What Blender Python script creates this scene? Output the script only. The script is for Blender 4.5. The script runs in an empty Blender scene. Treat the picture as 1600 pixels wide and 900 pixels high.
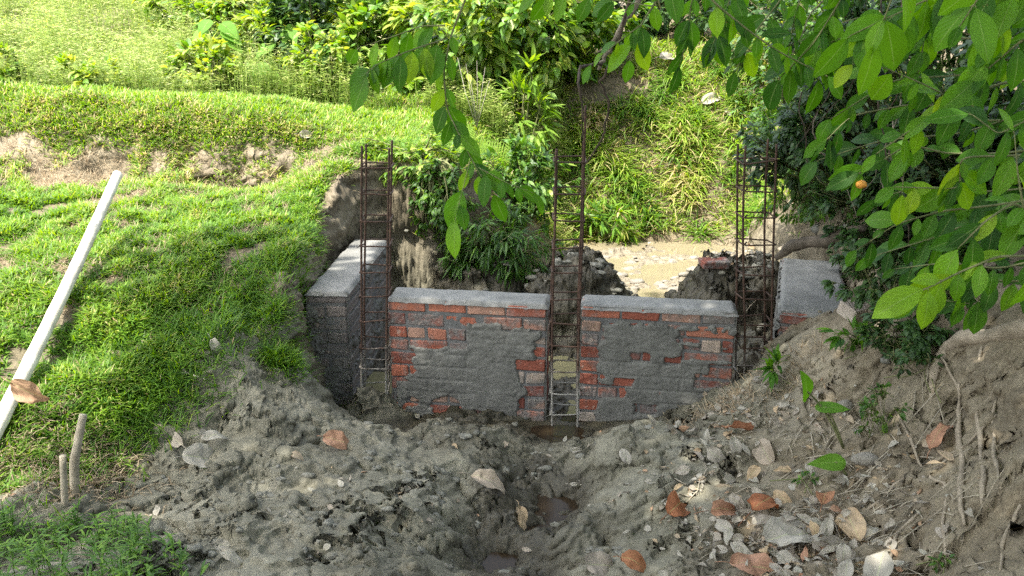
import bpy, math, random
import numpy as np

# ------------------------------------------------------------------ camera, sky, sun
rng = np.random.default_rng(11)
random.seed(11)
sc = bpy.context.scene
COL = sc.collection
F = 1350.0; PITCH = math.radians(18.5); H = 2.44
cam_d = bpy.data.cameras.new('camera'); cam = bpy.data.objects.new('camera', cam_d); COL.objects.link(cam)
cam.location = (0, 0, H); cam.rotation_euler = (math.pi/2 - PITCH, 0, 0)
cam_d.sensor_width = 36; cam_d.lens = F/1600*36; cam_d.clip_start = .05; cam_d.clip_end = 400
sc.camera = cam
SUN = np.array((-.45, -.34, .0)); ELEV = math.radians(62)
az = math.atan2(SUN[0], SUN[1])                     # measured from +Y towards +X
SUND = np.array((math.cos(ELEV)*math.sin(az), math.cos(ELEV)*math.cos(az), math.sin(ELEV)))
w = bpy.data.worlds.new('World'); sc.world = w; w.use_nodes = True
nt = w.node_tree; bg = nt.nodes['Background']
sky = nt.nodes.new('ShaderNodeTexSky'); sky.sky_type = 'NISHITA'; sky.sun_disc = False
sky.sun_elevation = ELEV; sky.sun_rotation = az; sky.air_density = 1.4; sky.dust_density = 4.0
hs_ = nt.nodes.new('ShaderNodeHueSaturation'); hs_.inputs['Saturation'].default_value = .55      # humid white sky
nt.links.new(sky.outputs[0], hs_.inputs['Color']); nt.links.new(hs_.outputs[0], bg.inputs[0]); bg.inputs[1].default_value = .15
sl = bpy.data.lights.new('sun', 'SUN'); sl.energy = 2.8; sl.angle = math.radians(.6); sl.color = (1, .95, .86)
so = bpy.data.objects.new('sun', sl); COL.objects.link(so); so.location = (-3, -3, 9)
from mathutils import Vector, Matrix
so.rotation_euler = Vector(SUND).to_track_quat('Z', 'Y').to_euler()
sc.view_settings.view_transform = 'Standard'; sc.view_settings.look = 'None'
sc.view_settings.exposure = 2.2; sc.view_settings.gamma = 1.0
sc.view_settings.use_curve_mapping = False
cy = sc.cycles
cy.max_bounces = 7; cy.diffuse_bounces = 4; cy.glossy_bounces = 2; cy.transmission_bounces = 4; cy.transparent_max_bounces = 4
cy.caustics_reflective = False; cy.caustics_refractive = False
cy.use_denoising = False; cy.denoising_prefilter = 'ACCURATE'; cy.sample_clamp_indirect = 4

# ------------------------------------------------------------------ maths helpers
def ray(px, py):
    u = (px-800)/F; v = (450-py)/F
    return np.array((u, math.cos(PITCH)+v*math.sin(PITCH), -math.sin(PITCH)+v*math.cos(PITCH)))
def atz(px, py, z):
    d = ray(px, py); t = (z-H)/d[2]; return np.array((d[0]*t, d[1]*t, z))
def at(px, py, Y):
    d = ray(px, py); t = Y/d[1]; return np.array((d[0]*t, Y, H+d[2]*t))
def hash2(ix, iy, s):
    n = (ix.astype(np.int64)*374761393 + iy.astype(np.int64)*668265263 + s*974634777) & 0xffffffff
    n = ((n ^ (n >> 13))*1274126177) & 0xffffffff
    n = ((n ^ (n >> 16))*2246822519) & 0xffffffff
    return ((n ^ (n >> 13)) & 0xffffff)/float(0xffffff)
def vnoise(x, y, s=0):
    ix = np.floor(x); iy = np.floor(y); fx = x-ix; fy = y-iy
    fx = fx*fx*(3-2*fx); fy = fy*fy*(3-2*fy)
    a = hash2(ix, iy, s); b = hash2(ix+1, iy, s); c = hash2(ix, iy+1, s); d = hash2(ix+1, iy+1, s)
    return (a*(1-fx)+b*fx)*(1-fy)+(c*(1-fx)+d*fx)*fy
def fbm(x, y, s=0, o=4, g=.5):
    r = 0*x; a = 1; t = 0
    for k in range(o):
        r = r+a*vnoise(x*2**k+k*17.3, y*2**k-k*9.1, s+k*7); t += a; a *= g
    return r/t
def worley(x, y, s=0):
    """distance to nearest and second cell and the random value of the nearest"""
    ix = np.floor(x); iy = np.floor(y)
    d1 = np.full(x.shape, 9.); d2 = np.full(x.shape, 9.); v = np.zeros(x.shape)
    for dx in (-1, 0, 1):
        for dy in (-1, 0, 1):
            cx = ix+dx; cyy = iy+dy
            px = cx+hash2(cx, cyy, s); py = cyy+hash2(cx, cyy, s+5); r = hash2(cx, cyy, s+9)
            d = np.hypot(x-px, y-py)
            n = d < d1
            d2 = np.where(n, d1, np.minimum(d2, d)); v = np.where(n, r, v); d1 = np.where(n, d, d1)
    return d1, d2, v
def sstep(a, b, x):
    t = np.clip((x-a)/(b-a), 0, 1); return t*t*(3-2*t)
def poly_sdf(x, y, P):
    """signed distance, positive inside"""
    P = np.asarray(P, float); n = len(P); d = np.full(x.shape, 1e9); inside = np.zeros(x.shape, bool)
    for i in range(n):
        a = P[i]; b = P[(i+1) % n]; e = b-a
        wx = x-a[0]; wy = y-a[1]; t = np.clip((wx*e[0]+wy*e[1])/(e@e), 0, 1)
        d = np.minimum(d, np.hypot(wx-t*e[0], wy-t*e[1]))
        c = ((a[1] > y) != (b[1] > y)); den = e[1] if abs(e[1]) > 1e-12 else 1e-12
        inside ^= c & (x < e[0]*(y-a[1])/den+a[0])
    return np.where(inside, d, -d)

# ------------------------------------------------------------------ mesh builder
def nrm(a):
    return a/np.maximum(np.linalg.norm(a, axis=-1, keepdims=True), 1e-9)
class G:
    def __init__(s): s.v = []; s.q = []; s.uv = []; s.t = []; s.n = 0
    def add(s, v, q, uv=None, t=None):
        v = np.asarray(v, float).reshape(-1, 3); q = np.asarray(q, np.int64).reshape(-1, 4)
        s.v.append(v); s.q.append(q+s.n); s.n += len(v)
        s.uv.append(np.zeros((len(v), 2)) if uv is None else np.asarray(uv, float).reshape(-1, 2))
        s.t.append(np.full(len(v), .5) if t is None else np.broadcast_to(np.asarray(t, float).reshape(-1), (len(v),)))
    def build(s, name, mat, parent=None, smooth=True, origin=None):
        me = bpy.data.meshes.new(name)
        v = np.concatenate(s.v); q = np.concatenate(s.q); uv = np.concatenate(s.uv); t = np.concatenate(s.t)
        if origin is not None: v = v-np.asarray(origin)
        me.vertices.add(len(v)); me.vertices.foreach_set('co', v.astype(np.float32).ravel())
        me.loops.add(len(q)*4); me.loops.foreach_set('vertex_index', q.astype(np.int32).ravel())
        me.polygons.add(len(q)); me.polygons.foreach_set('loop_start', np.arange(0, len(q)*4, 4, dtype=np.int32))
        me.polygons.foreach_set('use_smooth', np.full(len(q), smooth))
        me.update(calc_edges=True)
        ul = me.uv_layers.new(name='uv'); ul.data.foreach_set('uv', uv[q.ravel()].astype(np.float32).ravel())
        at_ = me.attributes.new('tint', 'FLOAT', 'POINT'); at_.data.foreach_set('value', t.astype(np.float32))
        me.materials.append(mat)
        o = bpy.data.objects.new(name, me); COL.objects.link(o)
        if origin is not None and parent is None: o.location = origin
        if parent is not None: o.parent = parent
        return o
    # ---- leaves, blades: a curved sheet each
    def sheets(s, pos, T, N, L, W, nu=4, nv=1, prof='leaf', fold=.0, curl=0., tint=None, wave=0., twist=0.):
        pos = np.atleast_2d(pos); n = len(pos)
        T = nrm(np.broadcast_to(np.asarray(T, float), (n, 3))); N = np.broadcast_to(np.asarray(N, float), (n, 3))
        B = nrm(np.cross(T, N)); N = np.cross(B, T)
        L = np.broadcast_to(L, (n,)); W = np.broadcast_to(W, (n,)); curl = np.broadcast_to(curl, (n,)); fold = np.broadcast_to(fold, (n,))
        u = np.linspace(0, 1, nu+1); vv = np.linspace(-1, 1, nv+1) if nv > 1 else np.array((-1., 1.))
        if prof == 'leaf': wp = np.sin(np.pi*np.clip(u, 0, 1)**.85)**.8*(1-.25*u); wp[0] = .03; wp[-1] = .01
        elif prof == 'acum': wp = np.interp(u, [0, .08, .25, .45, .7, .85, 1], [.02, .36, .80, 1, .84, .46, .01])
        elif prof == 'blade': wp = np.interp(u, [0, .3, .7, 1], [.8, 1, .7, .05])
        elif prof == 'round': wp = np.sqrt(np.clip(1-(2*u-1)**2, 0, 1)); wp[0] = .12; wp[-1] = .1
        elif prof == 'taro': wp = np.interp(u, [0, .05, .2, .4, .6, .8, 1], [.25, .62, .95, .98, .75, .4, .02])
        uu, V = np.meshgrid(u, vv, indexing='ij'); ww = np.broadcast_to(wp[:, None], uu.shape)
        uu = uu.ravel(); V = V.ravel(); ww = ww.ravel(); m = len(uu)
        Lc = L[:, None]; Wc = W[:, None]; c = curl[:, None]
        ang = c*uu[None]                                 # bend about B, so the sheet keeps its length
        along = np.where(np.abs(c) < 1e-4, uu[None], np.sin(ang)/np.where(np.abs(c) < 1e-4, 1, c))*Lc
        drop = -np.where(np.abs(c) < 1e-4, 0*uu[None], (1-np.cos(ang))/np.where(np.abs(c) < 1e-4, 1, c))*Lc
        side = ww*V*Wc*.5
        up = np.abs(V)*ww*fold[:, None]*Wc*.5
        if wave: up = up+wave*Lc*np.sin(uu*9+6.28*rng.random((n, 1))+V*1.5)*np.abs(V)+wave*Lc*.6*np.sin(V*3+uu*5+6.28*rng.random((n, 1)))
        P = pos[:, None, :]+T[:, None, :]*along[..., None]+B[:, None, :]*side[..., None]+N[:, None, :]*(drop+up)[..., None]
        k = len(vv); i, j = np.meshgrid(np.arange(nu), np.arange(k-1), indexing='ij'); a = (i*k+j).ravel()
        q = np.stack((a, a+1, a+k+1, a+k), 1)
        Q = (q[None]+np.arange(n)[:, None, None]*m).reshape(-1, 4)
        uv = np.broadcast_to(np.stack((uu, (V+1)/2), 1)[None], (n, m, 2)).reshape(-1, 2)
        t = rng.random(n) if tint is None else np.broadcast_to(tint, (n,))
        s.add(P.reshape(-1, 3), Q, uv, np.repeat(t, m))
    def tube(s, pts, r, seg=6, tint=.5, cap=True, wob=0.):
        pts = np.asarray(pts, float); n = len(pts); r = np.broadcast_to(np.asarray(r, float), (n,))
        d = np.gradient(pts, axis=0); d = nrm(d)
        ref = np.array((0, 0, 1.)) if abs(d[0][2]) < .9 else np.array((1., 0, 0))
        a = nrm(np.cross(d, ref)); b = np.cross(d, a)
        th = np.arange(seg)/seg*2*math.pi
        rr = r[:, None]*(1+wob*(rng.random((n, seg))-.5))
        P = pts[:, None]+rr[..., None]*(a[:, None]*np.cos(th)[None, :, None]+b[:, None]*np.sin(th)[None, :, None])
        i, j = np.meshgrid(np.arange(n-1), np.arange(seg), indexing='ij'); j2 = (j+1) % seg
        q = np.stack((i*seg+j, i*seg+j2, (i+1)*seg+j2, (i+1)*seg+j), -1).reshape(-1, 4)
        V = P.reshape(-1, 3)
        if cap:
            V = np.concatenate((V, pts[:1], pts[-1:])); c0 = n*seg; c1 = c0+1; e = (n-1)*seg
            cq = [(c0, (k+1) % seg, k, k) for k in range(0)]
            ex = []
            for k in range(0, seg, 2):
                ex.append((c0, (k+2) % seg, (k+1) % seg, k)); ex.append((c1, e+k, e+(k+1) % seg, e+(k+2) % seg))
            q = np.concatenate((q, np.array(ex)))
        uvv = np.repeat(np.linspace(0, 1, n), seg); uvx = np.tile(np.arange(seg)/seg, n)
        uv = np.stack((uvv, uvx), 1)
        if cap: uv = np.concatenate((uv, [[0, 0], [1, 0]]))
        s.add(V, q, uv, np.full(len(V), tint))
    def grid(s, P, tint=.5, uv=None):
        a, b = P.shape[:2]; i, j = np.meshgrid(np.arange(a-1), np.arange(b-1), indexing='ij'); k = (i*b+j).ravel()
        s.add(P.reshape(-1, 3), np.stack((k, k+b, k+b+1, k+1), 1), uv, tint)
    def box(s, c, h, R=None, bev=.004, jit=.0, tint=.5):
        """chamfered box: centre, half sizes, 3x3 rotation"""
        V = []; idx = {}
        for sx in (-1, 1):
            for sy in (-1, 1):
                for sz in (-1, 1):
                    j = (rng.random(3)-.5)*2*jit
                    for ax in range(3):
                        p = np.array((sx, sy, sz))*np.asarray(h, float)-np.array((sx, sy, sz))*bev
                        p[ax] += (sx, sy, sz)[ax]*bev
                        idx[(sx, sy, sz, ax)] = len(V); V.append(p+j)
        Q = []
        for ax in range(3):
            o = [k for k in range(3) if k != ax]
            for sg in (-1, 1):
                f = []
                for a, b in ((-1, -1), (1, -1), (1, 1), (-1, 1)):
                    k = [0, 0, 0]; k[ax] = sg; k[o[0]] = a; k[o[1]] = b; f.append(idx[(*k, ax)])
                Q.append(f)
        for ax in range(3):
            o = [k for k in range(3) if k != ax]
            for a in (-1, 1):
                for b in (-1, 1):
                    f = []
                    for e, m in ((-1, o[0]), (1, o[0]), (1, o[1]), (-1, o[1])):
                        k = [0, 0, 0]; k[ax] = e; k[o[0]] = a; k[o[1]] = b; f.append(idx[(*k, m)])
                    Q.append(f)
        for sx in (-1, 1):
            for sy in (-1, 1):
                for sz in (-1, 1):
                    a, b, c_ = (idx[(sx, sy, sz, m)] for m in range(3)); Q.append((a, b, c_, c_))
        Q = [f for f in Q if f[2] != f[3]] + []
        tri = [(idx[(sx, sy, sz, 0)], idx[(sx, sy, sz, 1)], idx[(sx, sy, sz, 2)]) for sx in (-1, 1) for sy in (-1, 1) for sz in (-1, 1)]
        V = np.array(V)
        for t3 in tri:                                  # corner as a quad with its own mid point
            m = (V[t3[0]]+V[t3[1]])/2; V = np.concatenate((V, m[None])); Q.append((t3[0], len(V)-1, t3[1], t3[2]))
        if R is not None: V = V@np.asarray(R).T
        s.add(V+np.asarray(c), Q, None, tint)
def rotz(a):
    c, s_ = math.cos(a), math.sin(a); return np.array(((c, -s_, 0), (s_, c, 0), (0, 0, 1.)))
def blob(g, c, r, squash=(1, 1, 1), rough=.25, seed=0, n=14, tint=.5):
    th = np.linspace(0, math.pi, n); ph = np.linspace(0, 2*math.pi, n*2+1)[:-1]
    T, P_ = np.meshgrid(th, ph, indexing='ij')
    d = np.stack((np.sin(T)*np.cos(P_), np.sin(T)*np.sin(P_), np.cos(T)), -1)
    f = 1+rough*(fbm(d[..., 0]*2+seed*3.1+d[..., 2], d[..., 1]*2+seed*1.7-d[..., 2]*1.3, seed, 4, .6)-.5)*2
    f[0] = f[0].mean(); f[-1] = f[-1].mean()
    V = d*f[..., None]*r*np.array(squash)+np.asarray(c)
    V = np.concatenate((V, V[:, :1]), 1); g.grid(V[:, ::-1], tint)
def tag(o, label=None, cat=None, group=None, kind=None):
    if label: o['label'] = label
    if cat: o['category'] = cat
    if group: o['group'] = group
    if kind: o['kind'] = kind
    return o
def empty(name, loc, label, cat, group=None):
    o = bpy.data.objects.new(name, None); o.empty_display_size = .1; COL.objects.link(o); o.location = loc
    return tag(o, label, cat, group)

# ------------------------------------------------------------------ materials
class M:
    def __init__(s, name, rough=.8, spec=.3):
        s.m = bpy.data.materials.new(name); s.m.use_nodes = True; s.t = s.m.node_tree; s.b = s.t.nodes['Principled BSDF']
        s.b.inputs['Roughness'].default_value = rough; s.b.inputs['Specular IOR Level'].default_value = spec
        s.tc = None
    def n(s, ty, **k):
        n = s.t.nodes.new(ty)
        for a, b in k.items(): setattr(n, a, b)
        return n
    def l(s, a, b): s.t.links.new(a, b)
    def obj(s):
        if not s.tc: s.tc = s.n('ShaderNodeTexCoord')
        return s.tc.outputs['Object']
    def attr(s, name):
        a = s.n('ShaderNodeAttribute'); a.attribute_name = name; return a
    def noise(s, scale, detail=5, rough=.6, vec=None, dist=0):
        n = s.n('ShaderNodeTexNoise'); n.inputs['Scale'].default_value = scale; n.inputs['Detail'].default_value = detail
        n.inputs['Roughness'].default_value = rough; n.inputs['Distortion'].default_value = dist
        s.l(vec if vec is not None else s.obj(), n.inputs['Vector']); return n.outputs['Fac']
    def vor(s, scale, feature='F1', vec=None):
        n = s.n('ShaderNodeTexVoronoi'); n.feature = feature; n.inputs['Scale'].default_value = scale
        s.l(vec if vec is not None else s.obj(), n.inputs['Vector']); return n.outputs['Distance']
    def ramp(s, fac, stops, interp='LINEAR'):
        r = s.n('ShaderNodeValToRGB'); r.color_ramp.interpolation = interp; e = r.color_ramp.elements
        while len(e) < len(stops): e.new(.5)
        for i, (p, c) in enumerate(stops):
            e[i].position = p; e[i].color = (*c, 1) if len(c) == 3 else c
        s.l(fac, r.inputs['Fac']); return r.outputs['Color']
    def mix(s, fac, a, b, mode='MIX'):
        m = s.n('ShaderNodeMix', data_type='RGBA', blend_type=mode)
        for sock, v in ((m.inputs[0], fac), (m.inputs[6], a), (m.inputs[7], b)):
            if isinstance(v, (int, float)): sock.default_value = v
            elif isinstance(v, tuple): sock.default_value = (*v, 1) if len(v) == 3 else v
            else: s.l(v, sock)
        return m.outputs[2]
    def math(s, op, a, b=0.):
        m = s.n('ShaderNodeMath', operation=op)
        for sock, v in ((m.inputs[0], a), (m.inputs[1], b)):
            if isinstance(v, (int, float)): sock.default_value = v
            else: s.l(v, sock)
        return m.outputs[0]
    def bump(s, h, strength=.5, dist=.01, prev=None):
        b = s.n('ShaderNodeBump'); b.inputs['Strength'].default_value = strength; b.inputs['Distance'].default_value = dist
        s.l(h, b.inputs['Height'])
        if prev is not None: s.l(prev, b.inputs['Normal'])
        return b.outputs['Normal']
    def done(s, col=None, normal=None, rough=None):
        if col is not None:
            if isinstance(col, tuple): s.b.inputs['Base Color'].default_value = (*col, 1)
            else: s.l(col, s.b.inputs['Base Color'])
        if normal is not None: s.l(normal, s.b.inputs['Normal'])
        if rough is not None: s.l(rough, s.b.inputs['Roughness'])
        return s.m
def leaf_mat(name, stops, trans=.35, rough=.45, spec=.35, veins=True, tcol=None):
    m = M(name, rough, spec); a = m.attr('tint').outputs['Fac']
    col = m.ramp(a, stops)
    big = m.noise(9, 3); col = m.mix(.35, col, m.ramp(big, [(.3, (.35, .35, .3)), (.7, (1, 1, 1))]), 'MULTIPLY')
    nm = None
    if veins:
        uv = m.n('ShaderNodeUVMap'); uv.uv_map = 'uv'; sp = m.n('ShaderNodeSeparateXYZ'); m.l(uv.outputs[0], sp.inputs[0])
        v = m.math('ABSOLUTE', m.math('SUBTRACT', sp.outputs[1], .5))
        mid = m.math('LESS_THAN', v, .022)
        sd = m.math('SINE', m.math('MULTIPLY', m.math('SUBTRACT', sp.outputs[0], m.math('MULTIPLY', v, .9)), 48))
        sdm = m.math('MULTIPLY', m.math('GREATER_THAN', sd, .93), .35)
        vein = m.math('MAXIMUM', mid, sdm)
        col = m.mix(m.math('MULTIPLY', vein, .28), col, (.34, .42, .16))
        nm = m.bump(m.math('ADD', m.math('MULTIPLY', sd, .5), m.math('MULTIPLY', mid, -2)), .35, .0015)
    if veins:                                                # insect spots and brown specks
        sp2 = m.ramp(m.noise(55, 2), [(.70, (0,)*3), (.735, (1,)*3)]); col = m.mix(m.math('MULTIPLY', sp2, .55), col, (.14, .10, .035))
    m.done(col, nm)
    tr = m.n('ShaderNodeBsdfTranslucent'); hs = m.n('ShaderNodeHueSaturation')
    hs.inputs['Hue'].default_value = .485; hs.inputs['Saturation'].default_value = 1.15; hs.inputs['Value'].default_value = 1.9
    m.l(col, hs.inputs['Color']); m.l(hs.outputs[0], tr.inputs[0])
    mx = m.n('ShaderNodeMixShader'); mx.inputs[0].default_value = trans
    m.l(m.b.outputs[0], mx.inputs[1]); m.l(tr.outputs[0], mx.inputs[2]); m.l(mx.outputs[0], m.t.nodes['Material Output'].inputs[0])
    return m.m
MAT = {}
def mk_ground():
    m = M('ground_soil', .85, .25)
    a = m.attr('zone'); sp = m.n('ShaderNodeSeparateColor'); m.l(a.outputs['Color'], sp.inputs[0])
    mudf, hum, pale = sp.outputs[0], sp.outputs[1], sp.outputs[2]
    n1 = m.noise(3.5, 6, .65); n2 = m.noise(22, 6, .7); n3 = m.noise(90, 4, .7)
    soil = m.ramp(n1, [(.3, (.115, .093, .062)), (.5, (.20, .165, .112)), (.72, (.28, .24, .168))])
    mud = m.ramp(n1, [(.3, (.12, .113, .08)), (.52, (.19, .179, .132)), (.72, (.265, .25, .19))])
    hm = m.ramp(n2, [(.3, (.07, .06, .035)), (.7, (.19, .15, .09))])
    pl = m.ramp(n2, [(.3, (.13, .11, .078)), (.7, (.27, .235, .175))])
    col = m.mix(mudf, soil, mud); col = m.mix(hum, col, hm); col = m.mix(pale, col, pl)
    col = m.mix(.55, col, m.ramp(n2, [(.32, (.5, .5, .5)), (.6, (1.05, 1.05, 1.05))]), 'MULTIPLY')
    col = m.mix(.35, col, m.ramp(n3, [(.35, (.6, .6, .58)), (.6, (1.15, 1.15, 1.12))]), 'MULTIPLY')
    n5 = m.noise(210, 3, .75); col = m.mix(.6, col, m.ramp(n5, [(.34, (.45, .44, .42)), (.5, (1., 1., 1.)), (.66, (1.35, 1.34, 1.3))]), 'MULTIPLY')
    wet = m.attr('wet').outputs['Fac']
    col = m.mix(wet, col, m.mix(1., col, (.34, .325, .30), 'MULTIPLY'))
    v = m.vor(28, 'F1'); n4 = m.noise(45, 8, .75, dist=.6)
    nm = m.bump(n4, .55, .012); nm = m.bump(v, .15, .008, nm); nm = m.bump(n3, .6, .006, nm)
    ro = m.ramp(m.math('ADD', m.math('MULTIPLY', wet, .6), m.math('MULTIPLY', n2, .35)), [(.1, (.72,)*3), (.75, (.34,)*3)])
    return m.done(col, nm, ro)
MAT['ground'] = mk_ground()
def mk_water(name, c, rough=.04):
    m = M(name, rough, .5); m.b.inputs['IOR'].default_value = 1.33
    n = m.noise(2.5, 3); col = m.mix(n, tuple(x*.8 for x in c), tuple(x*1.15 for x in c))
    return m.done(col, m.bump(m.noise(9, 3), .12, .01))
MAT['water'] = mk_water('muddy_green_water', (.19, .175, .095), .05)
MAT['pool'] = mk_water('milky_brown_water', (.20, .172, .11), .05)
MAT['dark_water'] = mk_water('dark_brown_water', (.03, .021, .012), .18)
MAT['dark_water'].node_tree.nodes['Principled BSDF'].inputs['Specular IOR Level'].default_value = .25
def mk_brick():
    m = M('fired_brick', .85, .25); t = m.attr('tint').outputs['Fac']
    n1 = m.noise(14, 5, .65); n2 = m.noise(60, 5, .7)
    red = m.ramp(t, [(.0, (.15, .05, .037)), (.35, (.28, .088, .055)), (.6, (.36, .125, .075)), (.82, (.34, .24, .18)), (1, (.42, .38, .32))])
    gray = m.ramp(n2, [(.3, (.10, .10, .093)), (.7, (.22, .215, .20))])
    smear = m.attr('smear').outputs['Fac']
    f = m.ramp(m.math('ADD', m.math('ADD', m.math('MULTIPLY', smear, .62), m.math('MULTIPLY', n1, .6)), m.math('MULTIPLY', m.noise(5, 5, .7), .25)), [(.50, (0,)*3), (.66, (.9,)*3)])
    col = m.mix(f, red, gray)
    pale = m.ramp(m.noise(23, 4, .6), [(.60, (0,)*3), (.68, (.55,)*3)]); col = m.mix(pale, col, (.46, .36, .29))
    col = m.mix(.5, col, m.ramp(n2, [(.3, (.6,)*3), (.65, (1.1,)*3)]), 'MULTIPLY')
    return m.done(col, m.bump(n2, .7, .006, m.bump(n1, .5, .012)))
MAT['brick'] = mk_brick()
def mk_cement(name, lo, hi, rough=.8):
    m = M(name, rough, .3); n1 = m.noise(7, 6, .65); n2 = m.noise(55, 6, .7, dist=.3)
    col = m.ramp(n1, [(.3, lo), (.7, hi)]); col = m.mix(.35, col, m.ramp(n2, [(.3, (.65,)*3), (.65, (1.1,)*3)]), 'MULTIPLY')
    return m.done(col, m.bump(n2, .6, .006, m.bump(m.noise(12, 6, .55, dist=.5), .4, .008)))
MAT['render'] = mk_cement('wet_grey_mortar', (.10, .099, .088), (.185, .182, .163), .7)
MAT['core'] = mk_cement('joint_mortar', (.09, .09, .088), (.19, .187, .18))
MAT['cap'] = mk_cement('dry_grey_mortar', (.13, .13, .12), (.235, .232, .215))
def mk_rebar():
    m = M('rusted_steel', .75, .4); m.b.inputs['Metallic'].default_value = .25
    n = m.noise(35, 5, .7); col = m.ramp(n, [(.3, (.03, .02, .015)), (.55, (.075, .042, .028)), (.75, (.15, .085, .055))])
    sp = m.n('ShaderNodeSeparateXYZ'); g = m.n('ShaderNodeNewGeometry'); m.l(g.outputs['Position'], sp.inputs[0])
    low = m.ramp(m.math('ADD', m.math('MULTIPLY', sp.outputs[2], -1.0), m.math('ADD', m.math('MULTIPLY', m.noise(12, 4), .7), .35)), [(.25, (0,)*3), (.5, (1,)*3)])
    col = m.mix(low, col, (.30, .285, .25))            # cement splashes dried on the lower bars
    return m.done(col, m.bump(m.noise(150, 3), .6, .003))
MAT['rebar'] = mk_rebar()
def mk_wood(name, lo, hi, scale=20, rough=.8):
    m = M(name, rough, .25); n = m.noise(scale, 6, .7); col = m.ramp(n, [(.3, lo), (.7, hi)])
    return m.done(col, m.bump(m.noise(scale*3, 6, .75), .8, .006))
MAT['bark'] = mk_wood('grey_bark', (.09, .075, .055), (.25, .21, .155))
MAT['darkbark'] = mk_wood('dark_grey_bark', (.055, .045, .033), (.16, .13, .10), 12)
MAT['darktwig'] = mk_wood('dark_twig', (.03, .022, .015), (.09, .065, .045))
MAT['root'] = mk_wood('soil_covered_root', (.17, .14, .10), (.36, .30, .22), 14)
MAT['stem'] = mk_wood('green_brown_stem', (.09, .11, .04), (.2, .2, .09))
MAT['palestem'] = mk_wood('pale_dry_stem', (.25, .22, .18), (.48, .44, .37))
MAT['bamboo'] = mk_wood('pale_peeled_bamboo', (.44, .39, .30), (.74, .70, .61), 7, .6)
MAT['stake'] = mk_wood('weathered_bamboo', (.22, .19, .14), (.42, .37, .28), 16)
MAT['stone'] = mk_wood('grey_stone', (.15, .135, .11), (.27, .25, .21), 20)
MAT['grass'] = leaf_mat('bank_grass', [(0, (.03, .09, .010)), (.4, (.10, .22, .02)), (.8, (.22, .34, .035)), (.9, (.36, .37, .10)), (1, (.46, .38, .21))], .38, .5, .3, False)
MAT['deadgrass'] = leaf_mat('dead_grass', [(0, (.20, .15, .09)), (1, (.46, .38, .26))], .25, .8, .2, False)
MAT['weed'] = leaf_mat('field_weeds', [(0, (.09, .17, .025)), (.5, (.22, .31, .06)), (.8, (.37, .40, .14)), (1, (.5, .46, .27))], .38, .55, .3, False)
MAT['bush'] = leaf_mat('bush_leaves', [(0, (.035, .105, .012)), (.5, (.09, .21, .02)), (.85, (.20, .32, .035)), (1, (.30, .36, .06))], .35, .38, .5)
MAT['dark'] = leaf_mat('shaded_leaves', [(0, (.018, .055, .012)), (.6, (.04, .10, .02)), (1, (.08, .16, .03))], .25, .4, .45)  # leaf colour darkened to paint in the shade of deep foliage
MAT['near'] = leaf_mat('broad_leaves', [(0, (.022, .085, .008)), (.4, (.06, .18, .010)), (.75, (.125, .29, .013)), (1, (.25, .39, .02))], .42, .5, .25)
MAT['taro'] = leaf_mat('taro_leaves', [(0, (.03, .15, .012)), (1, (.17, .33, .035))], .4, .6, .2)
MAT['fern'] = leaf_mat('fern_leaves', [(0, (.08, .2, .02)), (1, (.22, .34, .05))], .4, .5, .3, False)
MAT['dry'] = leaf_mat('dry_leaves', [(0, (.22, .07, .03)), (.25, (.32, .14, .065)), (.45, (.36, .20, .13)), (.6, (.42, .31, .19)), (.75, (.31, .265, .215)), (1, (.37, .345, .29))], .15, .7, .25)
m = M('orange_skin', .6, .3); MAT['fruit'] = m.done(m.mix(m.noise(30, 4), (.55, .22, .03), (.75, .36, .07)))

# ------------------------------------------------------------------ terrain
CP = [ (0,350,1.0),(200,350,1.0),(400,345,1.0),(490,345,.98),
 (-150,450,.86),(0,450,.86),(200,450,.88),(350,440,.85),(440,450,.82),
 (0,550,.68),(150,550,.66),(300,520,.70),(400,510,.68),(430,500,.66),
 (-150,650,.5),(0,650,.5),(150,640,.5),(220,640,.45),(300,600,.52),(400,590,.5),
 (-150,760,.38),(0,750,.36),(100,760,.32),(200,720,.32),
 (410,600,.44),(500,640,.30),(560,650,.06),
 (300,700,.3),(400,680,.34),(480,700,.28),(300,800,.25),(100,850,.28),(250,880,.28),(0,900,.35),(450,850,.3),(600,860,.26),
 (560,680,.13),(650,680,.11),(750,690,.08),(650,740,.14),(560,780,.22),(700,800,.14),(780,720,.1),
 (880,680,-.04),(865,720,.05),(880,785,-.04),(800,805,.02),(780,880,-.05),(850,850,.06),(700,860,.08),(860,900,.05),
 (1000,715,.25),(945,705,.20),(1050,715,.27),(1000,800,.19),(925,820,.13),(1000,890,.17),(1000,665,.03),
 (1150,700,.3),(1150,615,.26),(1200,590,.42),(1100,655,.12),(1250,540,.6),(1320,490,.8),(1380,500,.92),
 (1250,650,.42),(1300,720,.42),(1400,650,.6),(1150,800,.28),(1250,850,.35),(1350,850,.42),(1150,890,.28),
 (1450,650,.68),(1500,525,1.0),(1600,520,1.12),(1600,700,.95),(1600,900,.78),(1480,880,.54),(1480,780,.54)]
P3 = [tuple(atz(*c)) for c in CP]
for x_, zt in ((-6, 1.46), (-5.2, 1.46), (-4.4, 1.45), (-3.7, 1.43), (-3.0, 1.40), (-2.4, 1.37), (-1.9, 1.34), (-1.4, 1.31), (-1.0, 1.29), (-.6, 1.26)):
    P3 += [(x_, 7.08, zt), (x_, 8.3, zt+.07)]
    if x_ < -1.5: P3 += [(x_, 6.86, zt-.27), (x_, 6.4, zt-.34)]
    else: P3 += [(x_, 6.5, zt-.10)]
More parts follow.
